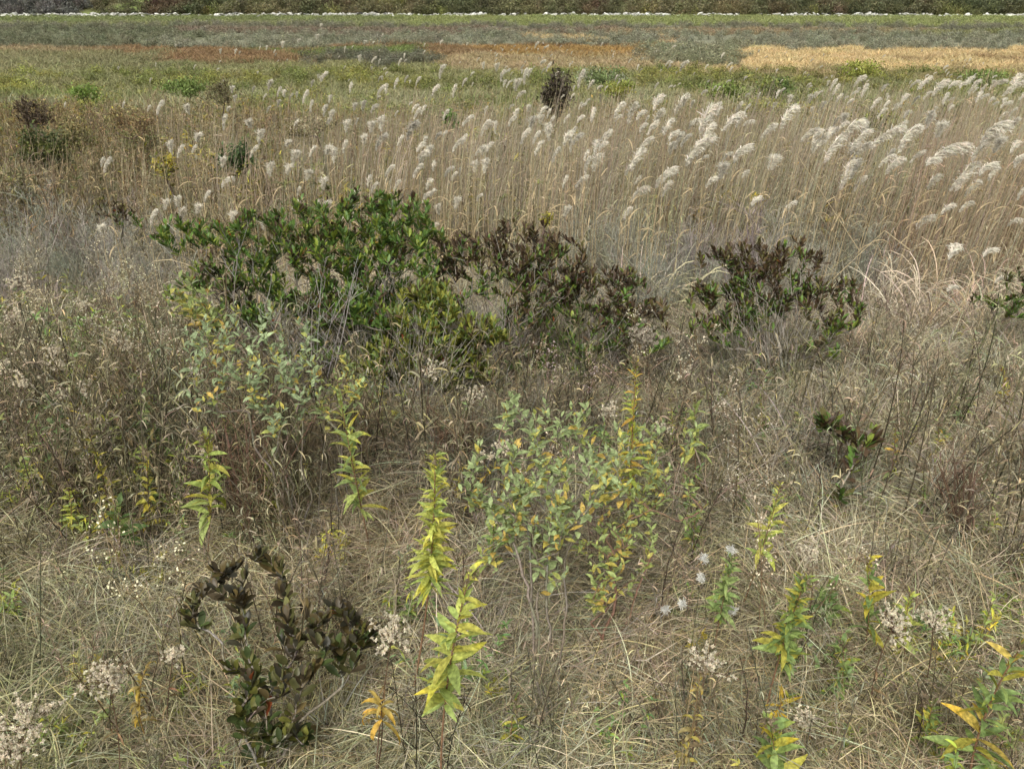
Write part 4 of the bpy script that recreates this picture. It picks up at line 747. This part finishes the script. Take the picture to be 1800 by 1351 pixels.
def reedleaf_mesh(k):
    b = MB(); n = 1; P = curves(np.zeros((1, 3)), 0., U(.6, 1.2), U(.22, .36), 8, U(.9, 2.2), 1.3, U(-.4, .4)); b.strip(P, .0062 * np.array([.5, .9, 1, 1, .8, .6, .35, .05]), c_(.46, .36, .22) * U(.85, 1.15), U(-.6, .6), fold=.3); return b.mesh('leaf_blade', M_straw)
PL = [plume_mesh(k) for k in range(12)]; ST = [reedstem_mesh(k) for k in range(6)]; LB = [reedleaf_mesh(k) for k in range(6)]
ang = lambda px: 0
HERO = [(172,285,16),(183,292,20),(298,265,14),(307,268,15),(287,361,18),(309,356,19),(343,367,19),(317,376,12),(180,402,16),(260,386,12),(360,345,16),(389,287,24),(385,318,38),(437,268,26),(454,244,14),(390,219,22),(441,215,18),(516,215,15),(578,205,18),(503,250,12),(514,275,12),(540,267,16),(470,303,10),(501,299,10),(537,307,12),(568,325,20),(521,337,20),(510,358,26),(550,366,26),(572,360,30),(595,375,28),(463,398,18),(410,379,18),(562,133,26),(500,165,16),(488,163,14),(462,172,12),(471,150,24),(521,167,14),(530,175,18),(546,190,18),(574,260,20),(585,279,20),(263,142,8),(211,185,14),(255,190,12),(267,195,8),(330,195,8),(398,192,8),(332,262,12),(111,185,7),(345,240,14),
(613,155,20),(662,162,22),(678,158,14),(692,148,22),(730,145,18),(758,160,22),(795,162,22),(812,145,18),(772,130,24),(693,200,14),(740,195,18),(723,190,22),(670,220,28),(695,250,20),(640,245,14),(725,205,14),(778,200,12),(812,212,16),(845,228,26),(870,228,20),(893,215,26),(901,202,16),(812,246,14),(795,255,16),(777,238,8),(731,256,28),(737,282,40),(724,302,32),(760,293,10),(748,325,26),(755,335,20),(742,345,16),(645,318,26),(652,332,18),(690,327,24),(613,353,18),(676,300,8),(792,310,8),(835,265,20),(846,266,22),(834,293,18),(851,295,16),(838,345,18),(799,358,20),(771,370,22),(735,387,16),(757,400,16),(612,385,14),(605,225,14),(603,257,12),
(915,240,28),(936,245,20),(940,263,20),(945,198,24),(961,200,22),(966,212,20),(950,212,18),(990,208,26),(1015,210,18),(1040,209,12),(958,228,18),(965,240,18),(992,245,36),(1003,260,18),(1060,247,32),(1053,258,24),(970,275,24),(1026,273,16),(1042,290,34),(1028,297,24),(1080,197,32),(1105,205,32),(1118,200,24),(1150,183,34),(1150,212,44),(1138,226,32),(1165,225,28),(1176,235,22),(1188,190,26),(1110,285,38),(1098,297,26),(1163,305,42),(1153,318,34),(1115,315,22),(1108,337,38),(1165,335,20),(1012,318,36),(988,321,18),(1122,255,30),(991,373,22),(1096,377,14),(1240,318,14),
(872,120,20),(880,135,22),(885,147,14),(905,150,24),(921,140,22),(907,167,18),(928,130,16),(950,107,16),(960,120,18),(975,132,16),(985,170,12),(1003,170,12),(1016,145,24),(1033,150,18),(1050,152,14),(1195,116,18),(1176,112,8),(1180,82,9),(940,80,12),(958,82,9),(1056,78,9),(850,118,12),(838,105,10),(1268,99,8),(1277,115,9),(1120,120,9),(1170,112,12),(1105,108,9),(1240,118,9),
(1205,268,46),(1210,212,30),(1233,214,42),(1236,240,38),(1272,210,38),(1293,266,46),(1262,195,18),(1296,192,20),(1308,212,22),(1336,231,24),(1346,226,26),(1374,206,42),(1352,283,30),(1410,235,28),(1424,236,26),(1441,240,24),(1432,254,20),(1450,265,38),(1456,233,18),(1471,220,20),(1487,223,42),(1488,296,32),(1502,266,38),(1527,238,46),(1500,250,34),(1584,247,50),(1556,290,38),(1603,275,22),(1642,258,56),(1625,272,30),(1728,232,62),(1712,262,44),(1683,312,48),(1722,290,42),(1636,322,34),(1697,330,30),(1670,320,30),(1541,200,18),(1497,163,12),(1460,152,20),(1463,160,14),(1435,165,12),(1490,180,14),(1470,172,16),(1503,143,24),(1517,163,18),(1583,175,18),(1568,188,14),(1553,183,14),(1532,182,14),(1599,146,18),(1618,146,24),(1640,155,26),(1622,168,16),(1668,145,24),(1690,145,26),(1704,158,24),(1744,146,28),(1762,153,28),(1782,150,30),(1793,163,26),(1700,140,20),(1660,118,9),(1550,283,10),(1793,343,22),(1732,437,26),(1752,488,24),(1672,442,32),(1615,385,36),(1377,361,20),(1322,350,14),(1478,322,20),(1502,322,20),(1665,500,22),(1783,278,20),(1775,258,16),(1740,305,24),(1760,180,18),(1720,175,18),(1660,178,16),(1775,198,14),(1690,362,24),(1655,365,22),(1770,385,18),
(272,115,7),(207,120,8),(387,92,9),(308,80,7),(340,118,8),(413,92,7),(557,65,14),(562,45,9),(524,72,10),(496,80,10),(605,88,9),(640,75,9),(655,75,7),(743,92,8),(670,62,9),(773,75,9),(820,78,7),(745,80,8),(455,85,8),(468,85,7),(480,90,10),(632,105,12),(652,105,12),(700,112,10),(665,110,9),(710,100,8)]
def reed_label(px, py, ln):
    rows = ((100, 'farthest row before the rust flat'), (135, 'far meadow row'), (175, 'back row by the green meadow'), (215, 'upper bed row'), (250, 'middle bed row'), (300, 'lower bed row'), (999, 'lowest bed row'))
    cols = ((250, 'near the left edge'), (420, 'left of the shrubs'), (600, 'above the leftmost shrub'), (700, 'above the tall shrub'), (820, 'right of the tall shrub'), (950, 'above the brown shrub'), (1070, 'above the middle clump'), (1200, 'beyond the middle clump'), (1330, 'above the right shrub'), (1450, 'over the right shrub end'), (1580, 'right of the right shrub'), (1690, 'near the right edge'), (9999, 'at the right edge'))
    row = next(q for v, q in rows if py < v); col = next(q for v, q in cols if px < v)
    return '%s reed plume, %s %s' % ('large' if ln >= 36 else 'medium' if ln >= 22 else 'small', row, col)
SPECIAL = {(287,361):'roundest white reed plume, left one of three by the green shrub', (309,356):'middle one of three round white reed plumes left of the green shrub', (343,367):'right one of three round white reed plumes touching the green shrub',
 (180,402):'lone small white reed plume low at the left above grey scrub', (172,285):'left one of a lone pair of white reed plumes at the left', (183,292):'right one of a lone pair of white reed plumes at the left', (385,318):'long slanting reed plume below a round one at the left',
 (389,287):'round reed plume right above the long slanting one at the left', (1728,232):'largest reed plume, highest at the right edge, swept up to the right', (1712,262):'broad reed plume just under the largest one at the right', (1642,258):'very large swept reed plume, second largest from the right',
 (1584,247):'large swept reed plume third from the right in the row of big ones', (1527,238):'large swept reed plume fourth from the right in the row of big ones', (1352,283):'white blurred round reed plume standing apart in the right part of the bed', (1205,268):'large dark veined reed plume leaning right, beyond the middle clump',
 (1615,385):'low nearly horizontal reed plume before the right part of the bed', (1732,437):'low drooping reed plume near the right edge, above the lowest', (1752,488):'lowest drooping reed plume near the right edge', (1672,442):'faint low hanging reed plume left of the drooping ones at right', (1377,361):'small flat white reed plume low in the right part',
 (991,373):'lone oval white reed plume low behind the middle clump', (1108,337):'flat pale reed plume low, right of the middle', (1012,318):'curved double reed plume low behind the middle', (799,358):'lone oval reed plume low, right of the tall green shrub', (771,370):'tilted reed plume touching the tall green shrub top', (562,133):'largest reed plume on the upper left meadow',
 (737,282):'big upright reed plume above the tall green shrub', (724,302):'big reed plume hanging just under the upright one above the tall green shrub', (1150,212):'largest of the clustered reed plumes right of the juniper like bush', (557,65):'tallest far reed plume standing against the grey marsh band', (1793,343):'reed plume cut by the right edge, low', (1665,500):'smallest lowest reed plume left of the right edge shrub',
 (1322,350):'tiny faint reed plume low over the right shrub', (837,345):'white tuft shaped reed plume low in the middle', (1293,266):'wide reed plume left of the white blurred round one'}
base_reed = None; count = 0; made = []
def make_reed(px, py, ln, label, group):
    Y0 = 7.3 + U(0, .9)
    if py < 130 and ln < 15: Y0 = 30
    Y = Y0; want = U(1.85, 2.15)
    if py > 420: Y = 6.2
    while Y < 75:
        p = on_plane(px, py, Y); hh = p[2] - gz(p[0], Y)
        if hh <= want: break
        Y *= 1.02
    p = on_plane(px, py, Y); g = gz(p[0], Y); h = max(float(p[2] - g), .5)
    d = proj(*p)[2]; s = np.clip(ln * d / F / .285, .45, 1.6) * (1.05 if px < 620 else 1.2 if px > 1150 else 1.0) * U(.8, 1.12)
    lean = U(-.03, .05) + .05 * (px > 1300)
    h2 = h - .12 * s; root = thing('reed', label, 'reed', (p[0] - math.tan(lean) * h2, Y, g), group)
    root.rotation_euler = (rng.normal(0, .02), lean, 0)
    def ch(nm, me, loc, rot, scl):
        o = bpy.data.objects.new(nm, me); sc.collection.objects.link(o); o.parent = root; o.location = loc; o.rotation_euler = rot; o.scale = scl
    ch('stem', ST[rng.integers(0, 6)], (0, 0, 0), (0, 0, U(0, 6.28)), (1, 1, h2 / 2.0))
    if px > 1150 or ln > 34: k = int(rng.choice([1, 2, 3, 5, 6, 9, 11]))
    elif px > 650: k = int(rng.choice([0, 1, 2, 5, 7, 8, 9, 11]))
    else: k = int(rng.choice([0, 1, 4, 7, 10, 8]))
    if (px, py) in ((1352,283),(287,361),(309,356),(343,367),(180,402),(799,358),(991,373)): k = 4
    if py > 380 and px > 1500: k = 3
    ch('plume', PL[k], (0, 0, h2), (rng.normal(0, .12), rng.normal(0, .15), rng.normal(0, .45)), (s, s, s * U(.85, 1.2)))
    if d < 30:
        for _ in range(2): ch('leaf_blade', LB[rng.integers(0, 6)], (0, 0, h2 * U(.45, .92)), (0, 0, rng.normal(.1, .9)), (1, 1, 1))
G_R = 'reeds with pale plumes'
ORD = ['first', 'second', 'third', 'fourth', 'fifth', 'sixth', 'seventh', 'eighth', 'ninth', 'tenth', 'eleventh', 'twelfth']
seen = {}
for q in sorted(HERO[:300]):
    if q[:2] not in SPECIAL: seen.setdefault(reed_label(*q), []).append(q)
for q in HERO[:300]:
    lab = SPECIAL.get(q[:2])
    if lab is None:
        lab = reed_label(*q); g_ = seen[lab]
        if len(g_) > 1: lab += ', ' + ORD[g_.index(q)] + ' from left'; lab = lab.replace('farthest row before the rust flat', 'farthest row').replace('back row by the green meadow', 'back meadow row')
    make_reed(*q, lab, G_R); count += 1
# the remaining small plumes as one mass
b = MB(); m = 270; pxs = np.concatenate([U(560, 1800, 90), U(850, 1010, 35), U(1350, 1800, 35), U(380, 1800, 110)]); 
pys = np.concatenate([rng.uniform(110, 300, 90), U(75, 130, 35), U(130, 190, 35), U(80, 190, 110)])
src = [np.concatenate([v for v in (lambda q: [np.array([x.co[:] for x in q.vertices])])(PL[k])]) for k in range(8)]
srcf = [np.array([f.vertices[:] for f in PL[k].polygons]) for k in range(8)]
srcc = []
for k in range(8):
    q = np.zeros(len(PL[k].vertices) * 4, np.float32); PL[k].attributes['col'].data.foreach_get('color', q); srcc.append(q.reshape(-1, 4)[:, :3])
for px, py in zip(pxs, pys):
    Y = 7.8 + U(0, 2); want = U(1.7, 2.1)
    while Y < 60:
        p = on_plane(px, py, Y)
        if p[2] - gz(p[0], Y) <= want: break
        Y *= 1.03
    p = on_plane(px, py, Y); g = float(gz(p[0], Y)); h = p[2] - g; s = U(.4, .75); k = rng.integers(0, 8); a = rng.normal(0, .5)
    V = src[k] * s; V = np.stack([V[:, 0] * math.cos(a) - V[:, 1] * math.sin(a), V[:, 0] * math.sin(a) + V[:, 1] * math.cos(a), V[:, 2]], 1) + p - c_(0, 0, .1)
    b._add(V, srcf[k], srcc[k] * U(.75, 1.0)); t = np.linspace(0, 1, 5)[:, None]
    b.tube((np.array([p[0], Y, g]) * (1 - t) + (p - c_(0, 0, .1)) * t)[None], .003, c_(.45, .36, .22), 3)
tag(b.build('distant_reeds', M_fluff), 'faint small reed plumes filling the reed bed between the larger ones', kind='stuff')
# a few broken reed canes leaning across the bed at the right
for lab, a, c, Y in (('long broken reed cane leaning left across the right part of the bed', (1400, 270), (1510, 440), 7.6), ('bent pale reed cane forming a peak above the right shrub', (1465, 490), (1555, 405), 6.8), ('short broken cane falling right from the bent one', (1555, 405), (1600, 440), 6.8), ('thin pale stick slanting behind the right shrub', (1290, 430), (1340, 375), 8.0), ('long straight reed cane slanting behind the tall grass at the right edge', (1640, 590), (1720, 500), 6.0)):
    p, q = on_plane(a[0], a[1], Y), on_plane(c[0], c[1], Y - .1); p, q = (p, q) if p[2] < q[2] else (q, p)
    dd = q - p; g = gz(p[0], p[1]); k = max(0., (p[2] - g)) / max(dd[2], .1) if dd[2] > .25 else 0; root = thing('reed_cane', lab, 'reed', p, 'broken reed canes'); b = MB(); t = np.linspace(0, 1, 6)[:, None]; b.tube((dd * t)[None], np.linspace(.005, .003, 6)[None], c_(.52, .43, .28), 5); b.build('stem', M_straw, root)
print('reeds', count, 'objects', len(sc.objects))
